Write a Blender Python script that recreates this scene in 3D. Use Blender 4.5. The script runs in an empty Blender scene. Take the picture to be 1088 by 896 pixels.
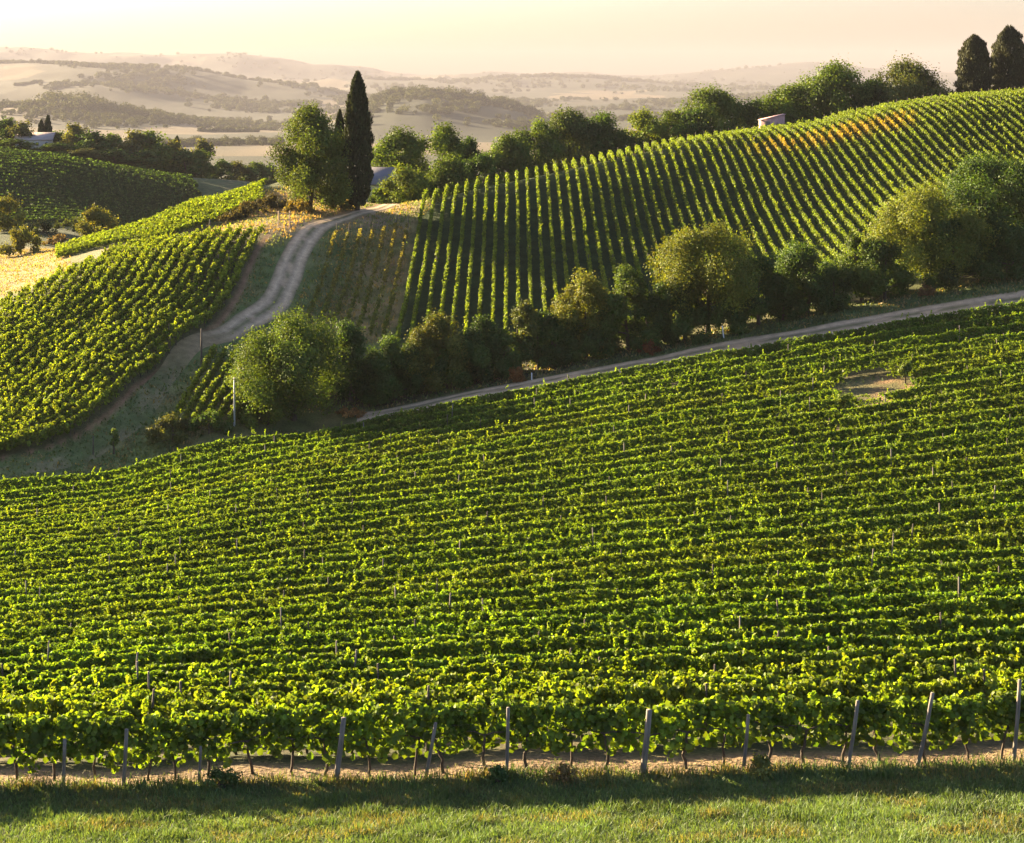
import bpy, bmesh, math
import numpy as np
from mathutils import Vector

S = bpy.context.scene
COL = S.collection
R = math.radians
rng = np.random.default_rng(7)

# ------------------------------------------------------------------ camera
FPX, CX, HY = 1674.0, 544.0, 85.0            # focal length in px of a 1088 wide frame, centre column, horizon row
cam = bpy.data.cameras.new('camera'); cam_o = bpy.data.objects.new('camera', cam); COL.objects.link(cam_o)
cam.sensor_width = 36.0; cam.lens = 36.0 * FPX / 1088.0
cam.shift_y = (HY - 448.0) / 1088.0
cam.clip_start = 0.5; cam.clip_end = 90000
cam_o.location = (0, 0, 0); cam_o.rotation_euler = (R(90), 0, 0)
S.camera = cam_o

# ------------------------------------------------------------------ light
SUN_AZ, SUN_EL = R(-52), R(12.0)              # azimuth from +Y, negative = left
W = bpy.data.worlds.new('World'); S.world = W; W.use_nodes = True
nt = W.node_tree; bg = nt.nodes['Background']
sky = nt.nodes.new('ShaderNodeTexSky'); sky.sky_type = 'NISHITA'; sky.sun_disc = False
sky.sun_elevation = SUN_EL; sky.sun_rotation = SUN_AZ
sky.dust_density = 3.0; sky.ozone_density = 0.6; sky.air_density = 1.0
tn = nt.nodes.new('ShaderNodeVectorMath'); tn.operation = 'MULTIPLY'; tn.inputs[1].default_value = (.50, .54, .74)
nt.links.new(sky.outputs[0], tn.inputs[0]); nt.links.new(tn.outputs[0], bg.inputs[0]); bg.inputs[1].default_value = 0.058
sl = bpy.data.lights.new('sun', 'SUN'); sl.energy = 5.0; sl.angle = R(0.6); sl.color = (1.0, 0.77, 0.48)
so = bpy.data.objects.new('sun', sl); COL.objects.link(so)
SUND = Vector((math.sin(SUN_AZ) * math.cos(SUN_EL), math.cos(SUN_AZ) * math.cos(SUN_EL), math.sin(SUN_EL)))
so.rotation_euler = SUND.to_track_quat('Z', 'Y').to_euler()
so.location = (-200, 100, 150)
vs = S.view_settings; vs.view_transform = 'Standard'; vs.look = 'None'; vs.gamma = 1.0; vs.use_curve_mapping = False
vs.exposure = 3.35
try:
    S.cycles.volume_bounces = 1
    S.cycles.max_bounces = 6; S.cycles.diffuse_bounces = 3; S.cycles.glossy_bounces = 2
    S.cycles.transmission_bounces = 4; S.cycles.transparent_max_bounces = 4
    S.cycles.use_denoising = True
except Exception:
    pass

# ------------------------------------------------------------------ small helpers
def nrm(v): return v / np.maximum(np.linalg.norm(v, axis=-1, keepdims=True), 1e-9)

def hash2(i, j, seed):
    h = np.sin(i * 127.1 + j * 311.7 + seed * 74.7) * 43758.5453
    return h - np.floor(h)
def vnoise(x, y, seed=0):                      # value noise 0..1
    x = np.asarray(x, float); y = np.asarray(y, float)
    xi, yi = np.floor(x), np.floor(y); fx, fy = x - xi, y - yi
    fx = fx * fx * (3 - 2 * fx); fy = fy * fy * (3 - 2 * fy)
    a = hash2(xi, yi, seed); b = hash2(xi + 1, yi, seed); c = hash2(xi, yi + 1, seed); d = hash2(xi + 1, yi + 1, seed)
    return (a * (1 - fx) + b * fx) * (1 - fy) + (c * (1 - fx) + d * fx) * fy
def fbm(x, y, seed=0, o=4):
    t, a, s = 0, 0.5, 0
    for k in range(o):
        t = t + a * vnoise(x * 2**k, y * 2**k, seed + k); s += a; a *= 0.5
    return t / s
def sstep(a, b, x):
    t = np.clip((x - a) / (b - a), 0, 1); return t * t * (3 - 2 * t)
def mix(a, b, t): return a * (1 - t[..., None]) + np.asarray(b, float) * t[..., None]

def mesh_np(name, verts, faces_list, colors=None, smooth=False):
    """faces_list: list of int arrays (n,k)."""
    me = bpy.data.meshes.new(name)
    verts = np.ascontiguousarray(verts, np.float32)
    me.vertices.add(len(verts)); me.vertices.foreach_set('co', verts.ravel())
    loops = np.concatenate([f.ravel() for f in faces_list]).astype(np.int32)
    tot = np.concatenate([np.full(len(f), f.shape[1], np.int32) for f in faces_list])
    start = np.concatenate([[0], np.cumsum(tot)[:-1]]).astype(np.int32)
    me.loops.add(len(loops)); me.loops.foreach_set('vertex_index', loops)
    me.polygons.add(len(tot)); me.polygons.foreach_set('loop_start', start); me.polygons.foreach_set('loop_total', tot)
    if smooth: me.polygons.foreach_set('use_smooth', np.ones(len(tot), bool))
    if colors is not None:
        at = me.color_attributes.new('Col', 'FLOAT_COLOR', 'POINT')
        c = np.ones((len(verts), 4), np.float32); c[:, :3] = colors
        at.data.foreach_set('color', c.ravel())
    me.update(calc_edges=True); me.validate()
    return me
def obj(name, me, mat, parent=None):
    o = bpy.data.objects.new(name, me); COL.objects.link(o)
    if mat is not None and not me.materials: me.materials.append(mat)
    if parent is not None: o.parent = parent
    return o
def tag(o, label=None, cat=None, group=None, kind=None):
    if label: o['label'] = label
    if cat: o['category'] = cat
    if group: o['group'] = group
    if kind: o['kind'] = kind
    return o
def thing(name, label, cat, loc=(0, 0, 0), rz=0, group=None):
    o = bpy.data.objects.new(name, None); COL.objects.link(o); o.empty_display_size = 0.3
    o.location = loc; o.rotation_euler = (0, 0, rz)
    return tag(o, label, cat, group)

ONES = ['', 'first', 'second', 'third', 'fourth', 'fifth', 'sixth', 'seventh', 'eighth', 'ninth', 'tenth', 'eleventh', 'twelfth',
        'thirteenth', 'fourteenth', 'fifteenth', 'sixteenth', 'seventeenth', 'eighteenth', 'nineteenth']
TENS = {2: ('twenty', 'twentieth'), 3: ('thirty', 'thirtieth'), 4: ('forty', 'fortieth'), 5: ('fifty', 'fiftieth'),
        6: ('sixty', 'sixtieth'), 7: ('seventy', 'seventieth'), 8: ('eighty', 'eightieth')}
def ordinal(n):
    if n < 20: return ONES[n]
    t, o = divmod(n, 10)
    return TENS[t][1] if o == 0 else TENS[t][0] + '-' + ONES[o]

# ------------------------------------------------------------------ materials
def new_mat(name):
    m = bpy.data.materials.new(name); m.use_nodes = True
    for n in list(m.node_tree.nodes): m.node_tree.nodes.remove(n)
    return m, m.node_tree.nodes, m.node_tree.links
def leaf_mat(name, trans=0.45, warm=(1.75, 1.45, 0.45), nscale=0.6, gloss=0.02):
    m, n, l = new_mat(name)
    out = n.new('ShaderNodeOutputMaterial'); at = n.new('ShaderNodeAttribute'); at.attribute_name = 'Col'
    tc = n.new('ShaderNodeTexCoord'); nz = n.new('ShaderNodeTexNoise'); nz.inputs['Scale'].default_value = nscale
    nz.inputs['Detail'].default_value = 2
    l.new(tc.outputs['Object'], nz.inputs['Vector'])
    mr = n.new('ShaderNodeMapRange'); mr.inputs[1].default_value = .3; mr.inputs[2].default_value = .7
    mr.inputs[3].default_value = .75; mr.inputs[4].default_value = 1.25; l.new(nz.outputs[0], mr.inputs[0])
    sc = n.new('ShaderNodeVectorMath'); sc.operation = 'SCALE'; l.new(at.outputs['Color'], sc.inputs[0]); l.new(mr.outputs[0], sc.inputs[3])
    wm = n.new('ShaderNodeVectorMath'); wm.operation = 'MULTIPLY'; l.new(sc.outputs[0], wm.inputs[0]); wm.inputs[1].default_value = warm
    d = n.new('ShaderNodeBsdfDiffuse'); t = n.new('ShaderNodeBsdfTranslucent'); g = n.new('ShaderNodeBsdfGlossy')
    g.inputs['Roughness'].default_value = .6; g.inputs['Color'].default_value = (.8, .85, .75, 1)
    l.new(sc.outputs[0], d.inputs[0]); l.new(wm.outputs[0], t.inputs[0])
    a = n.new('ShaderNodeMixShader'); a.inputs[0].default_value = trans; l.new(d.outputs[0], a.inputs[1]); l.new(t.outputs[0], a.inputs[2])
    b = n.new('ShaderNodeMixShader'); b.inputs[0].default_value = gloss; l.new(a.outputs[0], b.inputs[1]); l.new(g.outputs[0], b.inputs[2])
    l.new(b.outputs[0], out.inputs[0])
    return m
def rough_mat(name, c1, c2, scale=8, rough=.85, bump=.3, stretch=(1, 1, 1), detail=5):
    m, n, l = new_mat(name)
    out = n.new('ShaderNodeOutputMaterial'); p = n.new('ShaderNodeBsdfPrincipled'); l.new(p.outputs[0], out.inputs[0])
    tc = n.new('ShaderNodeTexCoord'); mp = n.new('ShaderNodeMapping'); mp.inputs['Scale'].default_value = stretch
    nz = n.new('ShaderNodeTexNoise'); nz.inputs['Scale'].default_value = scale; nz.inputs['Detail'].default_value = detail
    l.new(tc.outputs['Object'], mp.inputs[0]); l.new(mp.outputs[0], nz.inputs['Vector'])
    cr = n.new('ShaderNodeValToRGB'); cr.color_ramp.elements[0].position = .3; cr.color_ramp.elements[1].position = .7
    cr.color_ramp.elements[0].color = (*c1, 1); cr.color_ramp.elements[1].color = (*c2, 1)
    l.new(nz.outputs[0], cr.inputs[0]); l.new(cr.outputs[0], p.inputs['Base Color'])
    p.inputs['Roughness'].default_value = rough; p.inputs['Specular IOR Level'].default_value = .25
    bp = n.new('ShaderNodeBump'); bp.inputs['Strength'].default_value = bump; bp.inputs['Distance'].default_value = .05
    l.new(nz.outputs[0], bp.inputs['Height']); l.new(bp.outputs[0], p.inputs['Normal'])
    return m
def ground_mat(name, s1=.5, s2=6.0, bump=.6, lo=.65, hi=1.35):
    m, n, l = new_mat(name)
    out = n.new('ShaderNodeOutputMaterial'); p = n.new('ShaderNodeBsdfPrincipled'); l.new(p.outputs[0], out.inputs[0])
    at = n.new('ShaderNodeAttribute'); at.attribute_name = 'Col'; tc = n.new('ShaderNodeTexCoord')
    def noise(s, d):
        z = n.new('ShaderNodeTexNoise'); z.inputs['Scale'].default_value = s; z.inputs['Detail'].default_value = d
        l.new(tc.outputs['Object'], z.inputs['Vector'])
        r = n.new('ShaderNodeMapRange'); r.inputs[1].default_value = .25; r.inputs[2].default_value = .75
        r.inputs[3].default_value = lo; r.inputs[4].default_value = hi; l.new(z.outputs[0], r.inputs[0]); return z, r
    z1, r1 = noise(s1, 6); z2, r2 = noise(s2, 4)
    mu = n.new('ShaderNodeMath'); mu.operation = 'MULTIPLY'; l.new(r1.outputs[0], mu.inputs[0]); l.new(r2.outputs[0], mu.inputs[1])
    sc = n.new('ShaderNodeVectorMath'); sc.operation = 'SCALE'; l.new(at.outputs['Color'], sc.inputs[0]); l.new(mu.outputs[0], sc.inputs[3])
    l.new(sc.outputs[0], p.inputs['Base Color']); p.inputs['Roughness'].default_value = .95; p.inputs['Specular IOR Level'].default_value = .1
    b1 = n.new('ShaderNodeBump'); b1.inputs['Strength'].default_value = bump; b1.inputs['Distance'].default_value = .25; l.new(z2.outputs[0], b1.inputs['Height'])
    l.new(b1.outputs[0], p.inputs['Normal'])
    return m
M_VINE = leaf_mat('vine_leaves', .46, (1.45, 1.45, .32))
M_TREE = leaf_mat('tree_leaves', .34, (1.55, 1.4, .4), .25)
M_CYP = leaf_mat('cypress_needles', .2, (1.4, 1.2, .5), .6, .02)
M_GRASS = leaf_mat('grass_blades', .4, (1.5, 1.35, .5), .5, .03)
M_GROUND = ground_mat('field_ground')
M_TRACK = ground_mat('track_gravel', 1.2, 9.0, .5, .75, 1.25)
M_BARK = rough_mat('bark', (.035, .026, .018), (.10, .075, .05), 14, .9, .8, (1, 1, .25))
M_POST = rough_mat('weathered_post', (.10, .085, .068), (.24, .205, .165), 12, .85, .4, (1, 1, .15))
M_POSTDARK = rough_mat('dark_post', (.05, .04, .03), (.12, .095, .07), 12, .85, .4, (1, 1, .15))
M_WOODY = rough_mat('raw_timber', (.30, .20, .11), (.45, .32, .19), 9, .8, .4, (1, 1, .15))
M_STEEL = rough_mat('galvanised_steel', (.30, .30, .30), (.45, .45, .44), 20, .5, .1)
M_WHITE = rough_mat('white_paint', (.62, .60, .56), (.8, .78, .74), 14, .6, .1)
M_PLASTER = rough_mat('pale_plaster', (.55, .50, .43), (.68, .63, .55), 2.5, .9, .2)
M_PINK = rough_mat('faded_pink_boards', (.36, .20, .18), (.48, .30, .27), 3.0, .85, .2, (6, 6, .4))
M_SLATE = rough_mat('grey_slate', (.12, .115, .115), (.19, .18, .175), 5, .7, .4, (1, 6, 6))
M_TILE = rough_mat('pale_roof_tiles', (.30, .25, .22), (.42, .36, .32), 4, .8, .4, (6, 1, 1))
M_DARKGLASS = rough_mat('window_glass', (.02, .025, .03), (.03, .035, .04), 2, .15, .0)

# ------------------------------------------------------------------ terrain
def P(px, py, Y): return np.array([(px - CX) / FPX * Y, Y, -(py - HY) / FPX * Y])
NROW = 33
YF, YSPAN, SKEW = 42.0, 109.0, 0.10
def yf(px): return 829 - 25 * px / 1088.0
_yr = np.array([[-500, 590], [-200, 558], [0, 531], [100, 512], [200, 494], [300, 476], [380, 461], [500, 441], [600, 423], [760, 393], [900, 370], [1088, 338], [1300, 302], [1600, 262]], float)
def yr(px): return np.interp(px, _yr[:, 0], _yr[:, 1])
def gt(t): return 1.30 * t - 0.30 * t * t
def span(X): return YSPAN + SKEW * X - .22 * np.sqrt(np.maximum(0, -np.asarray(X) - 10)**2 + 9) + .66
def Yt(t, a):
    Y = YF + YSPAN * t
    for _ in range(30): Y = float(YF + t * span(a * Y))
    return Y
CP = []                                       # (a = X/Y, ln Y, q = Z/Y)
def cp(px, py, Y): CP.append(((px - CX) / FPX, math.log(Y), -(py - HY) / FPX))
def cpz(px, Z, Y): CP.append(((px - CX) / FPX, math.log(Y), Z / Y))
for px in (-500, -200, 0, 270, 544, 816, 1088, 1300, 1600):
    for t in (0, .08, .18, .32, .5, .75, 1.0):
        a = (px - CX) / FPX
        cp(px, yf(px) + (yr(px) - yf(px)) * gt(t), Yt(t, a))
    a = (px - CX) / FPX
    zf = -(yf(px) - HY) / FPX * YF
    for Y, dz in ((40, .22), (38, .55), (34, 1.25), (26, 3.0), (16, 4.2)): cpz(px, zf + dz, Y)
for p in [  # road, hedgerow line
    (400, 442, 157), (500, 421, 157.8), (600, 403, 158.8), (760, 371, 160.5), (900, 346, 161.8), (1088, 315, 163.5), (1300, 280, 165),
    (320, 452, 157), (400, 434, 161), (500, 411, 163), (600, 391, 164), (700, 370, 166), (800, 347, 168), (900, 325, 170), (1000, 303, 172), (1088, 285, 174), (1300, 245, 178),
    # left track and grass
    (0, 504, 145), (-200, 534, 141), (100, 480, 150.5), (150, 441, 157), (180, 390, 168), (240, 356, 178), (290, 330, 187), (310, 282, 201), (332, 247, 213), (385, 228, 226), (420, 222, 232),
    (220, 440, 156), (220, 380, 170), (260, 405, 165), (330, 395, 168),
    # left vineyard knoll
    (20, 490, 147.5), (100, 458, 153), (140, 413, 161), (190, 367, 172), (240, 327, 184), (265, 275, 201), (283, 250, 210),
    (0, 420, 163), (0, 362, 176), (60, 300, 194), (120, 280, 201), (160, 268, 206), (100, 350, 178), (220, 257, 208), (-150, 496, 150), (-150, 400, 174), (-300, 420, 180),
    # dry slope and left swale
    (30, 305, 203), (0, 312, 206), (-100, 330, 210), (20, 278, 240), (60, 266, 250), (0, 262, 270), (100, 254, 285), (-200, 290, 250),
    # second field and its crest
    (100, 266, 220), (165, 260, 216), (230, 240, 225), (300, 217, 236), (160, 240, 236), (230, 215, 246), (300, 193, 258), (110, 255, 238), (200, 222, 247),
    (350, 226, 227), (330, 215, 240), (360, 205, 258),
    # upper vineyard
    (325, 330, 189), (350, 300, 200), (380, 260, 214), (410, 235, 224), (430, 365, 178), (433, 347, 184), (440, 300, 200), (446, 250, 218), (440, 218, 232),
    (500, 350, 182), (500, 280, 206), (520, 198, 242), (600, 322, 190), (600, 250, 215), (600, 182, 250), (700, 290, 201), (700, 220, 228), (690, 163, 257),
    (800, 288, 201), (800, 210, 230), (760, 151, 262), (850, 141, 267), (900, 270, 200), (900, 190, 234), (900, 128, 270), (950, 212, 221), (1000, 111, 272),
    (1000, 220, 212), (1088, 172, 233), (1088, 103, 276), (1060, 230, 203), (1300, 130, 240), (1300, 70, 285), (1600, 40, 290), (1600, 150, 220)]: cp(*p)
for p in [  # behind the crest: falls away ; left valley
    (440, -23.2, 262), (520, -21.5, 272), (600, -19, 285), (680, -17, 292), (760, -14, 300), (830, -12.2, 303), (900, -10.2, 305), (1000, -8, 308), (1088, -6.2, 310), (1300, -.5, 320), (360, -22, 280),
    (440, -34, 360), (600, -30, 380), (800, -26, 400), (1088, -20, 420), (1300, -16, 420),
    (160, -30, 262), (230, -27, 275), (300, -23, 285), (160, -36, 300), (230, -36, 310), (300, -34, 320), (100, -31, 310),
    (380, -44, 470), (600, -46, 500), (900, -42, 520), (1300, -38, 520), (1700, -10, 400), (-600, -30, 300), (-600, -20, 450), (-600, -26, 200),
    (0, -58, 660), (300, -60, 660), (600, -58, 660), (1000, -55, 660), (1500, -55, 660), (-500, -55, 660), (-200, -50, 620)]: cpz(*p)
for p in [(0, 238, 372), (80, 238, 378), (150, 248, 382), (220, 245, 392), (0, 205, 402), (80, 212, 404), (150, 222, 406), (0, 166, 438), (60, 172, 438), (120, 184, 436), (180, 192, 438),
          (240, 197, 443), (290, 200, 455), (200, 215, 418), (270, 215, 426), (0, 160, 475), (100, 172, 475), (200, 190, 478), (290, 200, 490), (-200, 140, 480), (-200, 220, 350), (-300, 130, 500)]: cp(*p)
CP = np.array(CP)
KX, KY = 5.0, 3.0
def _U(r2): return np.where(r2 > 1e-12, r2 * np.log(np.maximum(r2, 1e-12)), 0.0)
def _tps_fit(cpts, lam=6e-4):
    p = np.stack([cpts[:, 0] * KX, cpts[:, 1] * KY], 1); n = len(p)
    K = _U(((p[:, None] - p[None]) ** 2).sum(-1)) + lam * np.eye(n)
    Pm = np.c_[np.ones(n), p]; A = np.zeros((n + 3, n + 3)); A[:n, :n] = K; A[:n, n:] = Pm; A[n:, :n] = Pm.T
    return p, np.linalg.solve(A, np.r_[cpts[:, 2], 0, 0, 0])
_tp, _tw = _tps_fit(CP)
def q_near(a, lnY):
    a = np.asarray(a, float).ravel(); b = np.asarray(lnY, float).ravel(); out = np.empty(len(a))
    for s in range(0, len(a), 20000):
        x = np.stack([a[s:s + 20000] * KX, b[s:s + 20000] * KY], 1)
        K = _U(((x[:, None] - _tp[None]) ** 2).sum(-1))
        out[s:s + 20000] = K @ _tw[:-3] + _tw[-3] + x @ _tw[-2:]
    return out
FAR = [  # depth, px list, py list
    (560, [0, 544, 1088], [222, 222, 222]),
    (900, [0, 544, 1088], [214, 212, 205]),
    (1900, [-600, 0, 250, 544, 1088, 1700], [170, 168, 165, 165, 160, 160]),
    (3000, [-600, 0, 170, 300, 544, 1088], [146, 143, 147, 146, 146, 140]),
    (4000, [-600, 0, 50, 100, 170, 250, 330, 390, 420, 450, 500, 540, 570, 620, 800, 1088, 1700], [118, 116, 114, 119, 126, 134, 136, 111, 103, 101, 111, 116, 126, 133, 128, 122, 118]),
    (5200, [-600, 0, 400, 1088, 1700], [128, 127, 125, 122, 122]),
    (6300, [-600, 0, 100, 130, 200, 260, 330, 400, 600, 800, 1088], [92, 90, 88, 91, 101, 108, 110, 113, 112, 108, 106]),
    (7600, [-600, -200, 0, 40, 100, 180, 220, 260, 330, 370, 430, 520, 700, 1088], [60, 62, 65, 66, 70.5, 73, 77, 85, 94, 103, 106, 107, 104, 100]),
    (9400, [-600, 0, 544, 1088, 1700], [98, 98, 97, 97, 97]),
    (11000, [-600, 0, 300, 390, 430, 480, 520, 590, 640, 700, 740, 800, 860, 1088, 1700], [92, 92, 90, 85.5, 87, 87.5, 85, 82.5, 84.5, 90, 92.5, 94, 93, 92, 90]),
    (13000, [-600, 0, 544, 1088, 1700], [91, 91, 90, 90, 90]),
    (16000, [-600, -200, 0, 50, 100, 150, 180, 250, 300, 330, 360, 400, 440, 480, 520, 560, 620, 700, 760, 800, 830, 860, 890, 950, 1010, 1088, 1300, 1700],
     [60, 55, 52.5, 52, 56.5, 56, 58, 56.5, 63, 69, 69, 75, 81, 79.5, 77.5, 81.5, 79.5, 83, 78, 72.5, 70.5, 68, 69.5, 75, 78, 80, 82, 80]),
    (22000, [-600, 0, 544, 1088, 1700], [84, 84, 84, 84, 84])]
_fl = np.array([math.log(f[0]) for f in FAR])
def q_far(a, lnY):
    px = a * FPX + CX
    prof = np.stack([-(np.interp(px, f[1], f[2]) - HY) / FPX for f in FAR], 0)
    k = np.clip(np.searchsorted(_fl, lnY) - 1, 0, len(_fl) - 2)
    t = np.clip((lnY - _fl[k]) / (_fl[k + 1] - _fl[k]), 0, 1); t = t * t * (3 - 2 * t)
    i = np.arange(len(a))
    # Z is interpolated (not the angle) so that dips read as valleys
    z0 = prof[k, i] * np.exp(_fl[k]); z1 = prof[k + 1, i] * np.exp(_fl[k + 1])
    return (z0 * (1 - t) + z1 * t)
def H(X, Y):
    X = np.asarray(X, float); Y = np.asarray(Y, float); sh = np.broadcast(X, Y).shape
    X = np.broadcast_to(X, sh).ravel(); Y = np.broadcast_to(Y, sh).ravel()
    a = np.clip(X / np.maximum(Y, 1), -.75, .75); ln = np.log(np.maximum(Y, 10))
    Z = np.empty(len(X)); near = Y < 660; far = Y > 520
    zn = np.zeros(len(X)); zf = np.zeros(len(X))
    if near.any(): zn[near] = q_near(a[near], ln[near]) * np.maximum(Y[near], 10)
    if far.any():
        zz = q_far(a[far], ln[far]); Yf = Y[far]; Xf = X[far]
        amp = Yf * 0.0036 * sstep(1200, 4000, Yf)
        zz = zz + amp * (fbm(Xf / 620., Yf / 1000., 3, 5) - .5) * 2.2
        zf[far] = zz
    w = sstep(520, 660, Y)
    Z = zn * (1 - w) + zf * w
    Z = Z + 0.12 * (fbm(X / 3.1, Y / 3.1, 11, 3) - .5) * sstep(30, 45, Y) * (1 - sstep(400, 600, Y))
    return Z.reshape(sh)
def PG(px, Y):
    X = (px - CX) / FPX * Y; return np.array([X, Y, float(H(X, Y))])

# ---- ground zones (ground colours: soil, dry grass, lush grass, stubble; dry bank lightened for sun)
TRK = np.array([P(*p)[:2] for p in [(-260, 0, 142.5), (-60, 0, 144), (40, 0, 146.7), (110, 0, 151.7), (150, 0, 157.8), (178, 0, 166), (205, 0, 173), (250, 0, 179.5), (288, 0, 188), (303, 0, 196), (312, 0, 203), (324, 0, 210), (345, 0, 219), (385, 0, 228), (412, 0, 237), (415, 0, 252)]])
def roadY(X): return 158.8 + 0.075 * X
def poly_dense(pts, step=1.0):
    """Catmull-Rom through pts then resample."""
    pts = np.asarray(pts, float); q = np.vstack([2 * pts[0] - pts[1], pts, 2 * pts[-1] - pts[-2]]); out = []
    for i in range(1, len(q) - 2):
        t = np.linspace(0, 1, 24, endpoint=False)[:, None]
        a, b, c, d = q[i - 1], q[i], q[i + 1], q[i + 2]
        out.append(.5 * ((2 * b) + (c - a) * t + (2 * a - 5 * b + 4 * c - d) * t**2 + (3 * b - a - 3 * c + d) * t**3))
    out = np.vstack(out + [q[-2:-1]]); s = np.r_[0, np.cumsum(np.linalg.norm(np.diff(out, axis=0), axis=1))]
    u = np.arange(0, s[-1], step); return np.stack([np.interp(u, s, out[:, k]) for k in range(out.shape[1])], 1)
TRKD = poly_dense(TRK, 1.0)
EDGE = np.array([P(*p)[:2] for p in [(-120, 0, 145), (20, 0, 149), (60, 0, 151.3), (100, 0, 154.5), (140, 0, 161.5), (190, 0, 172), (240, 0, 184), (265, 0, 201), (283, 0, 211)]])
EDGED = poly_dense(EDGE, 1.0)
def edgeX(Y): return np.interp(Y, EDGED[:, 1], EDGED[:, 0])
def dist_poly(X, Y, pl):
    d = np.full(X.shape, 1e9)
    for p in pl[::2]: d = np.minimum(d, (X - p[0])**2 + (Y - p[1])**2)
    return np.sqrt(d)
def ground_color(X, Y):
    px = X / np.maximum(Y, 1) * FPX + CX
    n1 = fbm(X / 9., Y / 9., 21); n2 = fbm(X / 2.2, Y / 2.2, 31); n3 = fbm(X / 30., Y / 30., 41)
    c = np.zeros(X.shape + (3,)); c[:] = (.075, .095, .028)
    c = mix(c, (.17, .14, .055), sstep(.45, .7, n1) * .6)
    t = (Y - YF) / span(X)
    low = sstep(-.002, .004, t) * (1 - sstep(1.0, 1.012, t))
    soil = mix(np.zeros(X.shape + (3,)) + np.array((.045, .05, .018)), (.09, .07, .04), sstep(.5, .7, n2) * .6)
    c = mix(c, (0, 0, 0), low) + soil * low[..., None]
    fr = sstep(YF - 1.0 - .9 * (n2 - .5), YF - .6 - .9 * (n2 - .5), Y) * (1 - sstep(YF + .6, YF + 1.8, Y))
    c = mix(c, (.165, .115, .065), fr * .95)
    g = (1 - sstep(YF - .9, YF - .3, Y)); c = mix(c, (.07, .085, .028), g)
    # bare patch in the lower vineyard
    bp = PG_patch(X, Y); c = mix(c, (.10, .095, .04), bp); c = mix(c, (.19, .12, .06), bp * sstep(.35, .55, n2) * sstep(915, 945, px))
    # hedgerow floor
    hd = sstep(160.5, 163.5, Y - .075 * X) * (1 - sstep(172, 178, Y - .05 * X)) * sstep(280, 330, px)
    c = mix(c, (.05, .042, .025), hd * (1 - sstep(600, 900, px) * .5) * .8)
    ve = sstep(2.2, 3.0, Y - roadY(X)) * (1 - sstep(8, 10, Y - roadY(X))) * sstep(560, 760, px); c = mix(c, (.085, .11, .035), ve)
    # upper vineyard floor
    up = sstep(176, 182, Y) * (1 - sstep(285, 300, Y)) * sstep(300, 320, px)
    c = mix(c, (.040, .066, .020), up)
    dry = up * (1 - sstep(-14.5, -12.5, X)) ; c = mix(c, (.17, .155, .05), dry); c = mix(c, (.28, .20, .08), dry * sstep(.48, .62, n2))  # dry grass bank, its tone raised in place of missing sunlight
    bank = up * sstep(214, 219, Y) * (1 - sstep(-19, -15, X)); c = mix(c, (.20, .17, .05), bank)
    # track verges
    dtr = dist_poly(X, Y, TRKD); tv = (1 - sstep(5, 9, dtr)) * (Y > 120) * (Y < 240)
    c = mix(c, (.105, .135, .042), tv * .9)
    c = mix(c, (.23, .16, .08), tv * sstep(216, 222, Y)); c = mix(c, (.17, .155, .06), tv * sstep(.5, .66, n2) * .6)
    # left vineyard floor
    lf = (X < edgeX(Y) + .6) & (Y > 147) & (Y < 212); lfm = lf * 1.0
    c = mix(c, (.075, .075, .03), lfm)
    ed = np.exp(-((X - edgeX(Y) - .5) / .4)**2) * (Y > 144) * (Y < 213); c = mix(c, (.27, .15, .085), ed * .85)
    tp = sstep(209, 212, Y) * (1 - sstep(219, 222, Y)) * (X < -27) * sstep(60, 140, px); c = mix(c, (.24, .185, .10), tp)
    bk = sstep(222, 226, Y) * (1 - sstep(244, 250, Y)) * sstep(225, 245, px) * (1 - sstep(360, 400, px)); c = mix(c, (.30, .19, .085), bk)
    sf = sstep(222, 226, Y - .12 * (px - 200) * .3) * (Y < 268) * (px < 305) * (X < -20); c = mix(c, (.08, .09, .032), sf * (1 - bk))
    ds = sstep(198, 204, Y + .15 * (X + 60)) * (1 - sstep(262, 275, Y)) * (1 - sstep(62, 85, px)); c = mix(c, (.19, .14, .055), ds)
    # left hill
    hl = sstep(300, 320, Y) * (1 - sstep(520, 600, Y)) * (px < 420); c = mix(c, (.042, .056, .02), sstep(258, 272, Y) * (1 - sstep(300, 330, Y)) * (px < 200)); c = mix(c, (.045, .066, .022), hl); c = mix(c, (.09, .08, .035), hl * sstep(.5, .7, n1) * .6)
    # far country: patchwork of stubble, meadow and woods
    fr_ = sstep(480, 650, Y)
    ci = np.floor(X / (120 + Y * .05) + 1.2 * fbm(X / 800, Y / 800, 5)); cj = np.floor(Y / (240 + Y * .07) + 1.5 * fbm(X / 900, Y / 900, 6)); h = hash2(ci, cj, 9)
    fc = np.zeros(X.shape + (3,)); fc[:] = (.036, .040, .020); fc = mix(fc, (.13, .10, .055), (h > .74) * .9); fc = mix(fc, (.024, .030, .014), (h < .4) * .9)
    wd = sstep(.46, .55, fbm(X / 1000., Y / 2200., 77)); fc = mix(fc, (.018, .024, .011), wd * .9)
    c = c * (1 - fr_[..., None]) + fc * fr_[..., None]
    return c
def PG_patch(X, Y):
    px = X / np.maximum(Y, 1) * FPX + CX
    e = ((px - 928) / 50.)**2 + ((Y - 135.5) / 6.5)**2 + .7 * (fbm(X / 2., Y / 2., 91) - .5)
    return 1 - sstep(.35, 1.4, e)

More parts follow.
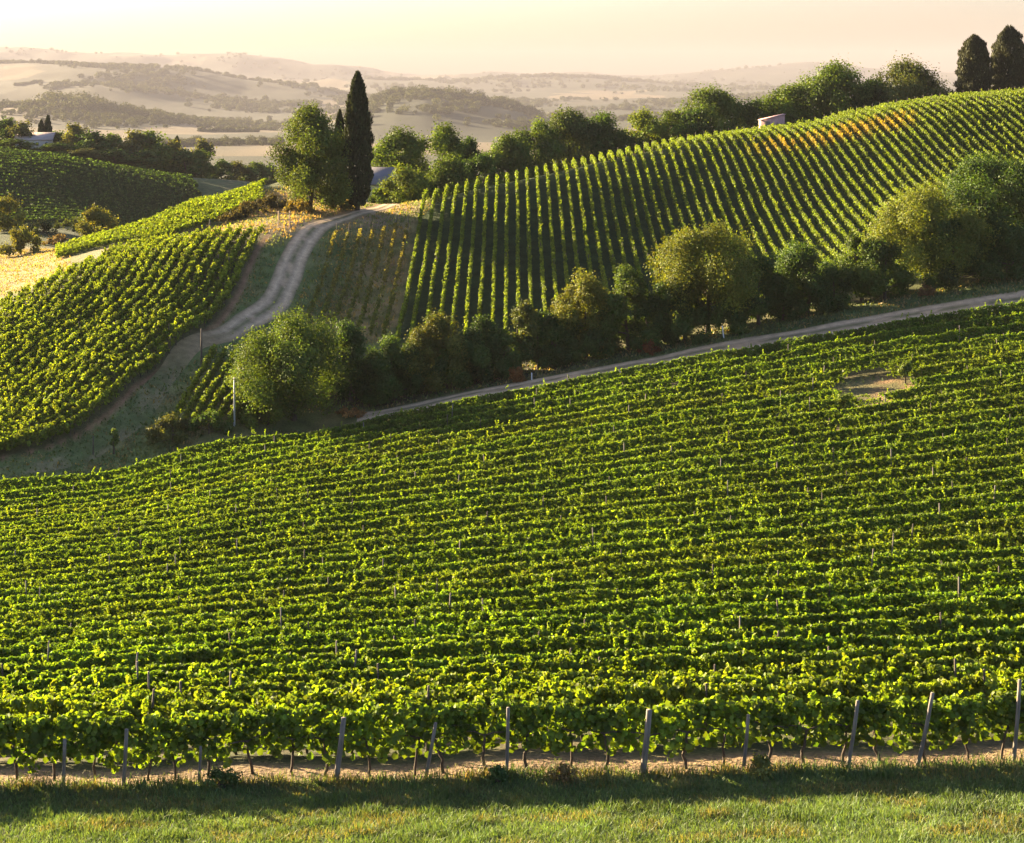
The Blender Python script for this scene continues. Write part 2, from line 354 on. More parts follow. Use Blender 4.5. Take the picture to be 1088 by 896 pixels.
a_in = np.linspace(-.42, .42, 330); a_out = np.array([-1.0, -.85, -.75, -.66, -.58, -.52, -.47])
A = np.r_[a_out, a_in, -a_out[::-1]]
Yl = [12.0]
while Yl[-1] < 640: Yl.append(Yl[-1] * 1.0068)
while Yl[-1] < 21700: Yl.append(Yl[-1] * 1.009)
YY = np.array(Yl); AA, YG = np.meshgrid(A, YY); XG = AA * YG; ZG = H(XG, YG)
nA, nY = len(A), len(YY); idx = np.arange(nA * nY).reshape(nY, nA)
quads = np.stack([idx[:-1, :-1], idx[:-1, 1:], idx[1:, 1:], idx[1:, :-1]], -1).reshape(-1, 4)
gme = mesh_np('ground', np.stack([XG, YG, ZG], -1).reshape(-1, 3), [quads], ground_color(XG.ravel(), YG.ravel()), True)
tag(obj('ground', gme, M_GROUND), kind='structure')

def ribbon(name, line, half, colf, lift=.06, nw=9):
    d = np.gradient(line, axis=0); d = nrm(d); nr = np.stack([-d[:, 1], d[:, 0]], 1); w = np.linspace(-1, 1, nw)
    hw = half if np.ndim(half) else np.full(len(line), half)
    hw = hw * (1 + .16 * (vnoise(np.arange(len(line)) / 5., 0 * hw, 8) - .5))
    XY = line[:, None] + nr[:, None] * (w[None, :, None] * hw[:, None, None]); X, Y = XY[..., 0], XY[..., 1]
    Z = H(X, Y) + lift * (1 - .9 * np.abs(w)[None]**4) - .05 * np.exp(-((np.abs(w)[None] - .5) / .16)**2)
    i = np.arange(X.size).reshape(X.shape); f = np.stack([i[:-1, :-1], i[1:, :-1], i[1:, 1:], i[:-1, 1:]], -1).reshape(-1, 4)
    me = mesh_np(name, np.stack([X, Y, Z], -1).reshape(-1, 3), [f], colf(X, Y, np.broadcast_to(w[None], X.shape)).reshape(-1, 3), True)
    return tag(obj(name, me, M_TRACK), kind='structure')
def road_col(X, Y, w):
    n = fbm(X / 1.5, Y / 1.5, 55); c = np.zeros(X.shape + (3,)); c[:] = (.42, .30, .175)
    c = mix(c, (.50, .37, .225), np.exp(-((np.abs(w) - .5) / .2)**2)); c = mix(c, (.12, .125, .05), np.exp(-(w / .22)**2) * sstep(.3, .5, n) * .9); c = mix(c, (.19, .155, .115), np.exp(-((np.abs(w) - .32) / .07)**2) * .7)
    return mix(c, (.16, .14, .07), sstep(.7, 1.0, np.abs(w) + .5 * (n - .5)))
rx = np.arange(-15.5, 130, 1.0)
ribbon('dirt_road', np.stack([rx, roadY(rx)], 1), np.interp(rx, [-24, 60], [2.1, 2.9]), road_col, .08)
def trk_col(X, Y, w):
    c = road_col(X, Y, w); far = sstep(174, 181, Y); n = fbm(X / 1.7, Y / 1.7, 56)
    g = np.zeros(c.shape); g[:] = (.105, .13, .045); g = mix(g, (.20, .17, .085), sstep(.48, .66, n) * .8); mid = sstep(160, 174, Y)
    g = mix(g, (.27, .19, .10), mid * .75)
    return g * (1 - far[..., None]) + c * far[..., None]
ribbon('dirt_track', TRKD, np.interp(TRKD[:, 1], [140, 165, 178, 200, 226], [1.3, 1.3, 1.7, 1.85, 1.3]), trk_col, .08)

# ------------------------------------------------------------------ leaves
def leaf_geo(c, n, size, col, six=False, asp=.85):
    """kite (4 verts) or folded 6-vert leaf cards -> verts, faces, colours"""
    N = len(c); r = rng.normal(size=(N, 3)); t = nrm(np.cross(n, r)); b = np.cross(n, t); size = np.asarray(size)[:, None]
    if six:
        pr = [(0, -.5, 0), (.46, -.22, .10), (.40, .22, .12), (0, .55, -.06), (-.40, .22, .12), (-.46, -.22, .10)]
    else:
        pr = [(0, -.55, 0), (.45 * asp, 0, .06), (0, .55, -.03), (-.45 * asp, 0, .06)]
    V = np.stack([c + size * (t * x + b * y + n * z) for x, y, z in pr], 1); k = len(pr)
    base = (np.arange(N) * k)[:, None]
    if six: F = [np.vstack([base + np.array([0, 1, 2, 3]), base + np.array([0, 3, 4, 5])])]
    else: F = [base + np.array([0, 1, 2, 3])]
    return V.reshape(-1, 3), F, np.repeat(col, k, 0)
def tint(N, base, jit=.22, hue=.12):
    v = np.exp(rng.normal(0, jit, N))[:, None]; h = rng.normal(0, hue, N)
    return np.clip(np.asarray(base) * v * np.stack([1 + h, np.ones(N), 1 - h * .5], 1), .004, .9)

def tube_geo(pts, rad, ns=6):
    pts = np.asarray(pts, float); rad = np.asarray(rad, float); d = nrm(np.gradient(pts, axis=0))
    ref = np.where(np.abs(d[:, 2:3]) > .9, np.array([[1., 0, 0]]), np.array([[0, 0, 1.]])); u = nrm(np.cross(d, ref)); v = np.cross(d, u)
    an = np.linspace(0, 2 * np.pi, ns, endpoint=False)
    V = pts[:, None] + rad[:, None, None] * (np.cos(an)[None, :, None] * u[:, None] + np.sin(an)[None, :, None] * v[:, None])
    i = np.arange(len(pts) * ns).reshape(len(pts), ns); j = np.roll(i, -1, 1)
    return V.reshape(-1, 3), np.stack([i[:-1], j[:-1], j[1:], i[1:]], -1).reshape(-1, 4), i[-1][None]
class Geo:
    def __init__(s): s.v = []; s.f = {}; s.n = 0
    def add(s, V, *Fs):
        for F in Fs: s.f.setdefault(F.shape[1], []).append(F + s.n)
        s.v.append(V); s.n += len(V); return s
    def tube(s, pts, rad, ns=6): V, F, cap = tube_geo(pts, rad, ns); return s.add(V, F, cap)
    def box(s, c, sz, rz=0.0):
        x, y, z = np.asarray(sz) / 2.; p = np.array([[-x, -y, -z], [x, -y, -z], [x, y, -z], [-x, y, -z], [-x, -y, z], [x, -y, z], [x, y, z], [-x, y, z]])
        cs, sn = math.cos(rz), math.sin(rz); p = np.stack([p[:, 0] * cs - p[:, 1] * sn, p[:, 0] * sn + p[:, 1] * cs, p[:, 2]], 1)
        return s.add(p + np.asarray(c, float), np.array([[0, 3, 2, 1], [4, 5, 6, 7], [0, 1, 5, 4], [1, 2, 6, 5], [2, 3, 7, 6], [3, 0, 4, 7]]))
    def mesh(s, name, smooth=False): return mesh_np(name, np.vstack(s.v), [np.vstack(f) for f in s.f.values()], None, smooth)

# ------------------------------------------------------------------ vine rows
def post_mesh(name, h, r, ns=7):
    g = Geo(); z = np.array([-.25, .3, h * .6, h]); g.tube(np.stack([.01 * np.sin(z * 2), .01 * np.cos(z * 3), z], 1), [r * 1.05, r, r * .95, r * .9], ns); return g.mesh(name, True)
def trunk_mesh(seed):
    r = np.random.default_rng(seed); z = np.linspace(-.1, 1.0, 8); x = np.cumsum(r.normal(0, .03, 8)); y = np.cumsum(r.normal(0, .03, 8)); g = Geo()
    g.tube(np.stack([x - x[0], y - y[0], z], 1), np.linspace(.045, .028, 8) * r.uniform(.8, 1.2), 6)
    g.tube([[x[-1] - x[0], y[-1] - y[0], .98], [x[-1] + .25, y[-1], 1.05], [x[-1] + .5, y[-1], 1.06]], [.027, .02, .014], 5)
    g.tube([[x[-1] - x[0], y[-1] - y[0], .98], [x[-1] - .25, y[-1], 1.05], [x[-1] - .5, y[-1], 1.06]], [.027, .02, .014], 5)
    return g.mesh('vine_trunk', True)
POST_ME = [post_mesh('trellis_post', h, .038) for h in (1.75, 1.95, 2.15)]
POST_SMALL = post_mesh('trellis_post', 1.9, .05, 5)
TRUNK_ME = [trunk_mesh(s) for s in range(7)]
for m_ in POST_ME + [POST_SMALL]: m_.materials.append(M_POST if m_ is POST_ME[2] else M_POSTDARK)
for m_ in TRUNK_ME: m_.materials.append(M_BARK)

def canopy(line, per_m, leaf, base=.55, top=1.7, thick=.2, crad=.16, kleaf=14, shoots=.8, col=(.075, .125, .02), rs=0, keep=None, six=False, vig=.25, colf=None, shoot_h=.45, core=26, vari=0.0):
    """line: (n,2) plan points at 1 m or finer. Returns leaf verts etc. in world space; clumps of leaves hung on the wires, shoots standing above."""
    s = np.r_[0, np.cumsum(np.linalg.norm(np.diff(line, axis=0), axis=1))]; L = s[-1]
    n = max(3, int(L * per_m)); u = rng.uniform(0, L, n)
    tu = top + .13 * (vnoise(u * .35, u * 0 + rs, 61) - .5) * 2 + .06 * (vnoise(u * 1.9, u * 0 + rs, 62) - .5) * 2
    if vari: tu = tu + vari * 2 * (fbm(np.interp(u, s, line[:, 0]) / 5., np.interp(u, s, line[:, 1]) / 4., 65, 3) - .5)
    bu = base + (.45 if six else .25) * (vnoise(u * .9, u * 0 + rs, 63) - .35)
    h = bu + (tu - bu) * rng.beta(1.5, .85, n); w = np.clip(rng.normal(0, thick * 1.15, n), -thick * 1.8, thick * 1.8) * (1.15 - .45 * (h / top))
    bu = bu; rad = crad * rng.uniform(.7, 1.35, n); kk = rng.poisson(kleaf, n)
    ok = vnoise(u * .42, u * 0 + rs, 64) + .35 * vnoise(u * 2.3, u * 0 + rs, 67) > vig; u, h, w, rad, kk = u[ok], h[ok], w[ok], rad[ok], kk[ok]
    ns = int(L * shoots); nbody = len(u)
    if ns:
        us = rng.uniform(0, L, ns); us = us[vnoise(us * .5, us * 0 + rs, 68) > (.42 if vari else 0)]; ns = len(us); m = 4; f = np.tile(np.linspace(.2, 1, m), ns); uu = np.repeat(us, m) + f * np.repeat(rng.normal(0, .16, ns), m)
        hs = np.repeat(top - .1 + .18 * rng.normal(size=ns), m) + f * np.repeat(rng.uniform(.15, 1, ns) * shoot_h, m)
        u = np.r_[u, uu]; h = np.r_[h, hs]; w = np.r_[w, np.repeat(rng.normal(0, thick * .9, ns), m) + f * np.repeat(rng.normal(0, .12, ns), m)]
        rad = np.r_[rad, np.full(len(uu), crad * .55) * (1.15 - .4 * f)]; kk = np.r_[kk, rng.poisson(kleaf * .38, len(uu))]
    u = np.clip(u, 0, L)
    X = np.interp(u, s, line[:, 0]); Y = np.interp(u, s, line[:, 1]); dx = np.interp(u, s, np.gradient(line[:, 0], s)); dy = np.interp(u, s, np.gradient(line[:, 1], s))
    if keep is not None:
        k_ = keep(X, Y); nbody = int(k_[:nbody].sum()); u, h, w, rad, kk, X, Y, dx, dy = [q[k_] for q in (u, h, w, rad, kk, X, Y, dx, dy)]
    if not len(u): return None
    c = np.stack([X - dy * w, Y + dx * w, h], 1)
    gz = H(X, Y); c[:, 2] += gz
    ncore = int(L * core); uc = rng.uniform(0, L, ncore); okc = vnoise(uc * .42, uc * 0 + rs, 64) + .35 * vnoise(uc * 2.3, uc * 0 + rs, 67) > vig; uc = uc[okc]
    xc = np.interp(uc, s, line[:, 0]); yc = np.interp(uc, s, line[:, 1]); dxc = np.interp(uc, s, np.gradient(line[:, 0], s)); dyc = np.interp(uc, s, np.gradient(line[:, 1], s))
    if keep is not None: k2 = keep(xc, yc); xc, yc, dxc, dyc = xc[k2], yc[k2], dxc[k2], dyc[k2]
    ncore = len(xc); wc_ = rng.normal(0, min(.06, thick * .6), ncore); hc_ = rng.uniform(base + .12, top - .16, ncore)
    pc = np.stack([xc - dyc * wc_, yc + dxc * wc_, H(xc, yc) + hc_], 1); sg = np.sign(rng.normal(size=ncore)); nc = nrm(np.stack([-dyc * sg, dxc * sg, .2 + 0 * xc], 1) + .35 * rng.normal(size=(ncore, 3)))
    i = np.repeat(np.arange(len(u)), kk); off = nrm(rng.normal(size=(len(i), 3))) * (rad[i] * rng.uniform(.35, 1, len(i))**.5)[:, None]
    off *= np.array([1, 1, .9]); p = c[i] + off
    sw = (w / max(thick, .01))[i]; nn = nrm(.6 * nrm(off) + np.stack([-dy[i] * sw, dx[i] * sw, 0 * sw], 1) * .5 + np.array([0, 0, .22]) + .5 * rng.normal(size=(len(i), 3)))
    cc = tint(len(i), col, .20, .08) * np.exp(rng.normal(0, .16, len(u)))[i, None]
    if ns: cc = np.where((i >= nbody)[:, None], cc * np.array([1.3, 1.18, 1.0]), cc * .95)  # shoots yellower as young growth, also lightened to brighten the row crests
    if colf is not None: cc = colf(p, cc)
    cq = tint(ncore, np.asarray(col) * .58, .15, .08)  # inner core leaves darkened to deepen the shade between rows
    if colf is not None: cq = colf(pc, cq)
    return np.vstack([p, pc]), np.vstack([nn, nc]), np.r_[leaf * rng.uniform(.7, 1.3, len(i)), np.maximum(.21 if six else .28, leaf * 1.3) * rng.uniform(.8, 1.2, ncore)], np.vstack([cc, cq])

def canopy_obj(leaves, parent, six=False, name='canopy', mat=None):
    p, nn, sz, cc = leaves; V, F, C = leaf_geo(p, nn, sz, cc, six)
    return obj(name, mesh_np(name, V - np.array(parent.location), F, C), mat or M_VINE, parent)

def put(me, name, parent, loc, rz=0.0, tilt=(0, 0)):
    o = bpy.data.objects.new(name, me); COL.objects.link(o); o.parent = parent
    o.location = Vector(loc) - parent.location; o.rotation_euler = (tilt[0], tilt[1], rz); return o

# ---- lower vineyard
G_LOW = 'vine rows of the lower vineyard'
notpatch = lambda X, Y: PG_patch(X, Y) < .12 + .8 * rng.random(np.shape(X))
for i in range(NROW):
    t = i / (NROW - 1); a0, a1 = -.36, .36
    if i == 0: a0, a1 = -.40, .40
    Ym = YF + YSPAN * t; x0, x1 = a0 * Ym - 9, a1 * Ym * 1.05 + 9; xs = np.arange(x0, x1, .5)
    wob = .18 * (vnoise(xs / 6., xs * 0 + i, 71) - .5)
    line = np.stack([xs, YF + t * span(xs) + wob], 1); xm = .5 * (x0 + x1); ym = YF + t * float(span(xm))
    if i == 0: lab = 'frontmost trellised vine row with leaning posts, beside the grass strip'
    elif i == NROW - 1: lab = 'topmost green vine row of the lower vineyard, right beside the dirt road'
    else: lab = ordinal(i + 1) + ' green vine row of the lower vineyard counted up from the grass strip'
    r = thing('vine_row', lab, 'vine row', (xm, ym, float(H(xm, ym))), 0, G_LOW)
    px_m = Ym / FPX                                             # metres per pixel here
    leaf = max(.125, 1.6 * px_m); kl = 13; pm = 34 * (.14 / leaf)**1.5
    pm = max(pm, 26.0) if i < 3 else max(pm * 1.7, 46.0)
    six = i < 8
    lv = canopy(line, pm, leaf, base=.40 if i == 0 else .25, top=1.62 if i else 1.72, thick=.14 if i < 2 else .07, core=60, crad=.14 if i < 3 else .115, kleaf=kl if i < 3 else 10, shoots=1.2 if i < 6 else .9, shoot_h=.5 if i < 6 else .65, rs=i * 7.3,
                keep=notpatch, vig=.17 if i else .08, col=(.120 + .007 * rng.normal(), .174, .017), vari=.13, six=six)
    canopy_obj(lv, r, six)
    step = 8.0; 
    for xx in np.arange(x0 + rng.uniform(0, step), x1, step):
        yy = YF + t * float(span(xx))
        if i == 0 or rng.random() < .3 or (PG_patch(np.array([xx]), np.array([yy]))[0] > .2): continue
        put(POST_ME[rng.integers(3)], 'trellis_post', r, (xx, yy + rng.normal(0, .1), float(H(xx, yy))), rng.uniform(0, 6), (rng.normal(0, .04), rng.normal(0, .05)))
    if i < 3:
        for xx in np.arange(x0, x1, 1.05 if i == 0 else 1.15):
            xx += rng.normal(0, .12); yy = YF + t * float(span(xx))
            put(TRUNK_ME[rng.integers(7)], 'vine_trunk', r, (xx, yy + rng.normal(0, .05), float(H(xx, yy))), rng.normal(0, .2) + (math.pi if rng.random() < .5 else 0), (rng.normal(0, .06), rng.normal(0, .08)))
    if i == 0:
        for bx, tx, hh, rr in [(67, 69, 1.25, .05), (131, 135, 1.5, .055), (211, 213, .95, .04), (357, 365, 1.65, .075), (452, 463, 1.5, .05), (538, 540, 1.75, .05), (683, 690, 1.7, .085),
                               (790, 795, 1.45, .05), (901, 913, 1.75, .055), (975, 991, 2.0, .055), (1077, 1085, 2.15, .055), (-30, -28, 1.8, .05), (1130, 1140, 1.9, .055)]:
            Yp = YF - .45; X = (bx - CX) / FPX * Yp; me = post_mesh('trellis_post', hh, rr, 9)
            o = obj('trellis_post', me, M_POST, r); o.location = Vector((X, Yp, float(H(X, Yp)))) - r.location
            o.rotation_euler = (rng.normal(0, .04), math.atan((tx - bx) / FPX * Yp / hh), 0)
        g = Geo()
        for hw in (.8, 1.3, 1.7):
            xs2 = np.arange(x0, x1, 2.0); g.tube(np.stack([xs2 - xm, np.full(len(xs2), YF - .2) - ym, H(xs2, xs2 * 0 + YF - .2) + hw - r.location.z], 1), np.full(len(xs2), .0022), 4)
        obj('trellis_wire', g.mesh('trellis_wire'), M_POSTDARK, r)

# ---- upper vineyard : rows run straight up the slope
G_UP = 'vine rows of the upper hillside vineyard'
def crestY(X):
    ys = np.arange(205., 300., 1.0); q = H(X + 0 * ys, ys) / ys
    return min(float(ys[q.argmax()]) + 2.0, crest0(X) + 16)
def crest0(X): return np.interp(X, [-40, -15, 0, 8, 22, 34, 50, 62, 74, 90, 130], [226, 231, 240, 248, 256, 261, 267, 270, 272, 276, 280]) + 6
def orange_patch(p, cc):
    px = p[:, 0] / p[:, 1] * FPX + CX
    m = np.exp(-np.abs((p[:, 1] - 253 - .04 * (px - 880)) / 5.5)**4) * sstep(775, 830, px) * (1 - sstep(955, 985, px)); m = m * np.clip(sstep(.28, .62, fbm(p[:, 0] / 1.52, p[:, 1] / 2.2, 15)) * 1.1, 0, .92)
    o = np.stack([np.full(len(p), .22), np.full(len(p), .15), np.full(len(p), .025)], 1)
    m = np.clip(m, 0, 1)[:, None]; return cc * (1 - m) + o * (cc[:, 1:2] / .12) * m
xs_up = np.arange(-12.9, 108, 1.52); 
for k, X0 in enumerate(xs_up):
    Y0 = 175.0 + .05 * X0; Y1 = crestY(X0); ys = np.arange(Y0, Y1, 1.0)
    line = np.stack([X0 + .12 * (vnoise(ys / 7., ys * 0 + k, 72) - .5) + 0 * ys, ys], 1)
    lab = ordinal(k + 1) + ' vine row climbing the upper hillside, counted from the dry grassy bank'
    r = thing('vine_row', lab, 'vine row', (X0, Y0, float(H(X0, Y0))), 0, G_UP)
    lv = canopy(line, 17, .21, base=.25, top=1.45, thick=.085, crad=.16, kleaf=11, shoots=.6, rs=k * 3.1 + 200, vig=.10, vari=.26, col=(.126, .170, .017), colf=orange_patch, shoot_h=.4)
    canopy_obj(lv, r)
    for yy in (Y1 - .3, Y1 - 14 - 5 * rng.random(), Y0 + 25 + 8 * rng.random()):
        put(POST_SMALL, 'trellis_post', r, (X0, yy, float(H(X0, yy))), rng.uniform(0, 6), (rng.normal(0, .03), rng.normal(0, .03)))
# ---- withered rows on the bank at the vineyard's left end
for k in range(7):
    X0 = -14.6 - k * 1.55; Y0 = 179 + k * .8; Y1 = 221 - k * 1.1
    ys = np.arange(Y0, Y1, 1.0); line = np.stack([X0 + 0 * ys, ys], 1)
    def wc(p, cc):
        m = np.clip(sstep(188, 202, p[:, 1]) * (.1 + .9 * fbm(p[:, 0] / 2., p[:, 1] / 3., 19)), 0, 1)[:, None]
        return cc * (1 - m) + np.array([.22, .17, .05]) * (cc[:, 1:2] / .11) * m
    r = thing('vine_row', ordinal(k + 1) + ' thin orange withered vine row left of the full green hillside rows', 'vine row', (X0, Y0, float(H(X0, Y0))), 0, 'withered vine rows on the dry bank')
    lv = canopy(line, 10.0 - .4 * k, .2, base=.1, top=1.3, thick=.1, crad=.17, kleaf=8, core=3, shoots=.25, rs=k * 3.3 + 300, vig=.32, col=(.10, .115, .025), colf=wc, shoot_h=.3)
    if lv is not None: canopy_obj(lv, r)
    put(POST_SMALL, 'trellis_post', r, (X0, Y1, float(H(X0, Y1))), 0, (0, .04))

# ---- left vineyard
G_LEFT = 'vine rows of the left vineyard on the knoll'
for k in range(24):
    off = 1.38 * k; ys = np.arange(147.5, 210.5 - .12 * off, 1.0); X = edgeX(ys) - .3 - off
    keepm = X / ys > -.40
    ys, X = ys[keepm], X[keepm]
    if k > 13: 
        mx = ys < 203 - (k - 13) * 2.4; ys, X = ys[mx], X[mx]
    line = np.stack([X + .12 * (vnoise(ys / 5., ys * 0 + k, 73) - .5), ys], 1)
    lab = 'vine row at the right edge of the left vineyard, right beside the dirt track' if k == 0 else ordinal(k + 1) + ' vine row of the left vineyard, counted leftwards from the dirt track'
    r = thing('vine_row', lab, 'vine row', (line[0, 0], line[0, 1], float(H(*line[0]))), 0, G_LEFT)
    lv = canopy(line, 11, .21, base=.45 if k == 0 else .35, top=1.75 if k == 0 else 1.6, thick=.24, crad=.21, kleaf=13, shoots=1.3, rs=k * 5.1 + 400, vig=.2, col=(.134, .174, .018), shoot_h=.45, vari=.2)
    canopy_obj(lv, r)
    if k == 0:
        for yy in np.arange(148, 210, 1.6): put(TRUNK_ME[rng.integers(7)], 'vine_trunk', r, (float(edgeX(yy)) - .3, yy, float(H(edgeX(yy) - .3, yy))), 1.57)
    for yy in np.arange(line[0, 1] + 3 + 4 * rng.random(), line[-1, 1], 9.0 if k == 0 else 22.0):
        xx = float(np.interp(yy, line[:, 1], line[:, 0])); put(POST_SMALL, 'trellis_post', r, (xx, yy, float(H(xx, yy))), 0, (0, .03))
# ---- second field behind it
for k in range(18):
    px0 = np.linspace(60, 300, 40); Yb = np.interp(px0, [60, 100, 165, 230, 300], [221, 221, 219, 227, 240]); Yt_ = np.interp(px0, [60, 110, 200, 300], [236, 244, 253, 264])
    f = (k + .5) / 18; Yk = Yb + f * (Yt_ - Yb); X = (px0 - CX) / FPX * Yk
    line = poly_dense(np.stack([X, Yk], 1)[::4], 1.0)
    r = thing('vine_row', ordinal(k + 1) + ' vine row of the small field beyond the left vineyard, counted from its near edge', 'vine row', (line[0, 0], line[0, 1], float(H(*line[0]))), 0, 'vine rows of the small far left field')
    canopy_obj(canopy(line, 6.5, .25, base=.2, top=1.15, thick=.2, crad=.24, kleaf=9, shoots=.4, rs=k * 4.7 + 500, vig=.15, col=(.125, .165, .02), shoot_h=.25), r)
# ---- little plot beside the big tree
for k in range(6):
    X0 = -33.2 + k * 1.15; ys = np.arange(152.5, 171.0 - .4 * k, 1.0); line = np.stack([X0 + (ys - 152) * .06, ys], 1)
    r = thing('vine_row', ordinal(k + 1) + ' short vine row of the little plot left of the round roadside tree', 'vine row', (X0, 152.5, float(H(X0, 152.5))), 0, 'vine rows of the little plot')
    canopy_obj(canopy(line, 10.0, .2, base=.2, top=1.5, thick=.11, crad=.17, kleaf=9, shoots=.4, rs=k * 6.7 + 600, vig=.1, col=(.125, .165, .02), shoot_h=.3), r)
# ---- vineyard on the shaded left hill: rows follow its contour
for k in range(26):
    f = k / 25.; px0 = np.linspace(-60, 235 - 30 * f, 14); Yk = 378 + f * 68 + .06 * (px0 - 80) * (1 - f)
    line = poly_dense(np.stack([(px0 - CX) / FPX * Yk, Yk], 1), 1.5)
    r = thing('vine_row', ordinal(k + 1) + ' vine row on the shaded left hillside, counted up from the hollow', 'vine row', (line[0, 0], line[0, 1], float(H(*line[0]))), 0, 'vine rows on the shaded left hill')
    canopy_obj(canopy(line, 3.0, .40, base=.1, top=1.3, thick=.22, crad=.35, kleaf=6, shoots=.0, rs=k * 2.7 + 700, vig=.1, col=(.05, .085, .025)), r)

# ------------------------------------------------------------------ trees
def crown_leaves(h, w, n, leaf, skirt=.12, col=(.06, .09, .02), nb=30, shape='round', seed=0, jit=.15, flat=.9):
    r = np.random.default_rng(seed); hc = h * (1 - skirt); z0 = h * skirt
    # boughs
    th = r.uniform(0, 2 * np.pi, nb); zz = (np.arange(nb) + r.uniform(0, 1, nb)) / nb; r.shuffle(zz)
    if shape == 'round': prof = np.sin(np.pi * np.clip(.20 + .79 * zz, 0, 1))**.6
    elif shape == 'pear': prof = np.sin(np.pi * np.clip(.22 + .76 * zz, 0, 1))**.75 * (1.12 - .35 * zz)
    elif shape == 'bush': prof = np.clip(1.0 - .75 * zz**2.2, .1, 1)
    elif shape == 'tall': prof = np.sin(np.pi * np.clip(.18 + .76 * zz, 0, 1))**.5
    lob = 1 + .16 * np.sin(2 * th + seed) + .12 * np.sin(3 * th + 2.1 * seed + 4 * zz)
    rr = prof * lob * np.where(r.random(nb) < .72, r.uniform(.8, 1.0, nb), r.uniform(.1, .7, nb)); br = r.uniform(.18, .38, nb) * min(w, h * 1.2) * .5
    bc = np.stack([np.cos(th) * rr * (w / 2 - br * .55), np.sin(th) * rr * (w / 2 - br * .55), z0 + br * .35 + zz * (hc - 1.15 * br)], 1)
    wt = br**2; i = r.choice(nb, n, p=wt / wt.sum())
    d = nrm(r.normal(size=(n, 3))); rad = br[i] * r.uniform(.25, 1.0, n)**.45
    # twig level clumping
    tw = nb * 14; ti = r.integers(0, nb, tw); td = nrm(r.normal(size=(tw, 3)) + np.array([0, 0, .25])); tc = bc[ti] + td * (br[ti] * r.uniform(.55, 1.12, tw))[:, None]
    use = r.random(n) < .62; j = r.integers(0, tw, n); p = np.where(use[:, None], tc[j] + r.normal(size=(n, 3)) * (w * .033 + leaf * .35), bc[i] + d * rad[:, None])
    p[:, 2] = np.maximum(p[:, 2], .05 + r.uniform(0, .3, n)); ctr = np.where(use[:, None], bc[ti[j]], bc[i])
    nn = nrm(.8 * nrm(p - ctr) + np.array([0, 0, .35]) + .6 * r.normal(size=(n, 3)))
    bt = np.exp(r.normal(0, .18, nb)); bi = np.where(use, ti[j], i)
    cc = np.asarray(col) * bt[bi][:, None] * np.exp(r.normal(0, jit, n))[:, None]; hue = r.normal(0, .10, n); cc = cc * np.stack([1 + hue, np.ones(n), 1 - .4 * hue], 1)
    return p, nn, leaf * r.uniform(.65, 1.35, n), cc, bc
def trunk_geo(h, w, bc, seed, skirt, r0=None, stems=1):
    r = np.random.default_rng(seed + 999); g = Geo(); r0 = r0 or h * .022 + .05
    for s in range(stems):
        top = h * .72; z = np.linspace(-.3, top, 8); lean = r.normal(0, .05, 2) * h + (np.array([(s - (stems - 1) / 2) * w * .10, 0])); f = np.clip(z / top, 0, 1)
        x = lean[0] * f**1.3 + np.cumsum(r.normal(0, .012 * h, 8)) * f; y = lean[1] * f**1.3 + np.cumsum(r.normal(0, .012 * h, 8)) * f
        rad = r0 * (1 - .85 * f)**.8 / math.sqrt(stems); rad[0] *= 1.35; g.tube(np.stack([x, y, z], 1), np.maximum(rad, .02), 8)
        sel = r.choice(len(bc), min(len(bc), 9), replace=False)
        for b in bc[sel]:
            zs = max(h * max(skirt, .12), min(b[2] - .15 * h, top * .9)); k = np.array([np.interp(zs, z, x), np.interp(zs, z, y), zs]); m = (k + b) / 2 + np.array([0, 0, -.03 * h])
            rb = np.interp(zs, z, rad) * .55; g.tube([k, m, b], [rb, rb * .65, .015], 5)
    return g.mesh('trunk', True)
_cache = {}
def tree_meshes(key, h, w, n, leaf, skirt, col, nb, shape, seed, stems=1):
    p, nn, sz, cc, bc = crown_leaves(h, w, n, leaf, skirt, col, nb, shape, seed)
    V, F, C = leaf_geo(p, nn, sz, cc); cr = mesh_np('crown', V, F, C); cr.materials.append(M_TREE)
    tr = trunk_geo(h, w, bc, seed, skirt, None, stems); tr.materials.append(M_BARK); return cr, tr
def plant(name, label, cat, px, Y, h, w, shape='round', skirt=.12, col=(.06, .09, .02), dens=1.0, seed=None, stems=1, group=None, lpx=2.3, key=None, sink=0.0, dx=0.0):
    """unique tree, or (key) one sharing the meshes of its kind"""
    loc = PG(px, Y); loc[2] -= sink; leaf = lpx * Y / FPX; seed = seed if seed is not None else int(px * 7 + Y)
    t = thing(name, label, cat, loc, 0, group)
    if key is None:
        n = int(min(52000, dens * 7.5 * h * w / (leaf * leaf * .45))); nb = int(np.clip(h * w * .22, 15, 36))
        cr, tr = tree_meshes(None, h, w, n, leaf, skirt, col, nb, shape, seed, stems); sc = (1, 1, 1)
    else:
        kk = key
        if kk not in _cache:
            n = int(dens * 7 * 10 * 9 / (leaf * leaf * .45)); _cache[kk] = tree_meshes(None, 10., 9., min(n, 9000), leaf, skirt, col, 26, shape, hash(kk) % 1000 if not isinstance(kk, tuple) else kk[1] * 37 + 5, stems)
        cr, tr = _cache[kk]; sc = (w / 9., w / 9., h / 10.); t.rotation_euler.z = (seed % 628) / 100.
    for me, nm in ((cr, 'crown'), (tr, 'trunk')):
        o = bpy.data.objects.new(nm, me); COL.objects.link(o); o.parent = t; o.scale = sc
    return t
def px2m(n, Y): return n / FPX * Y

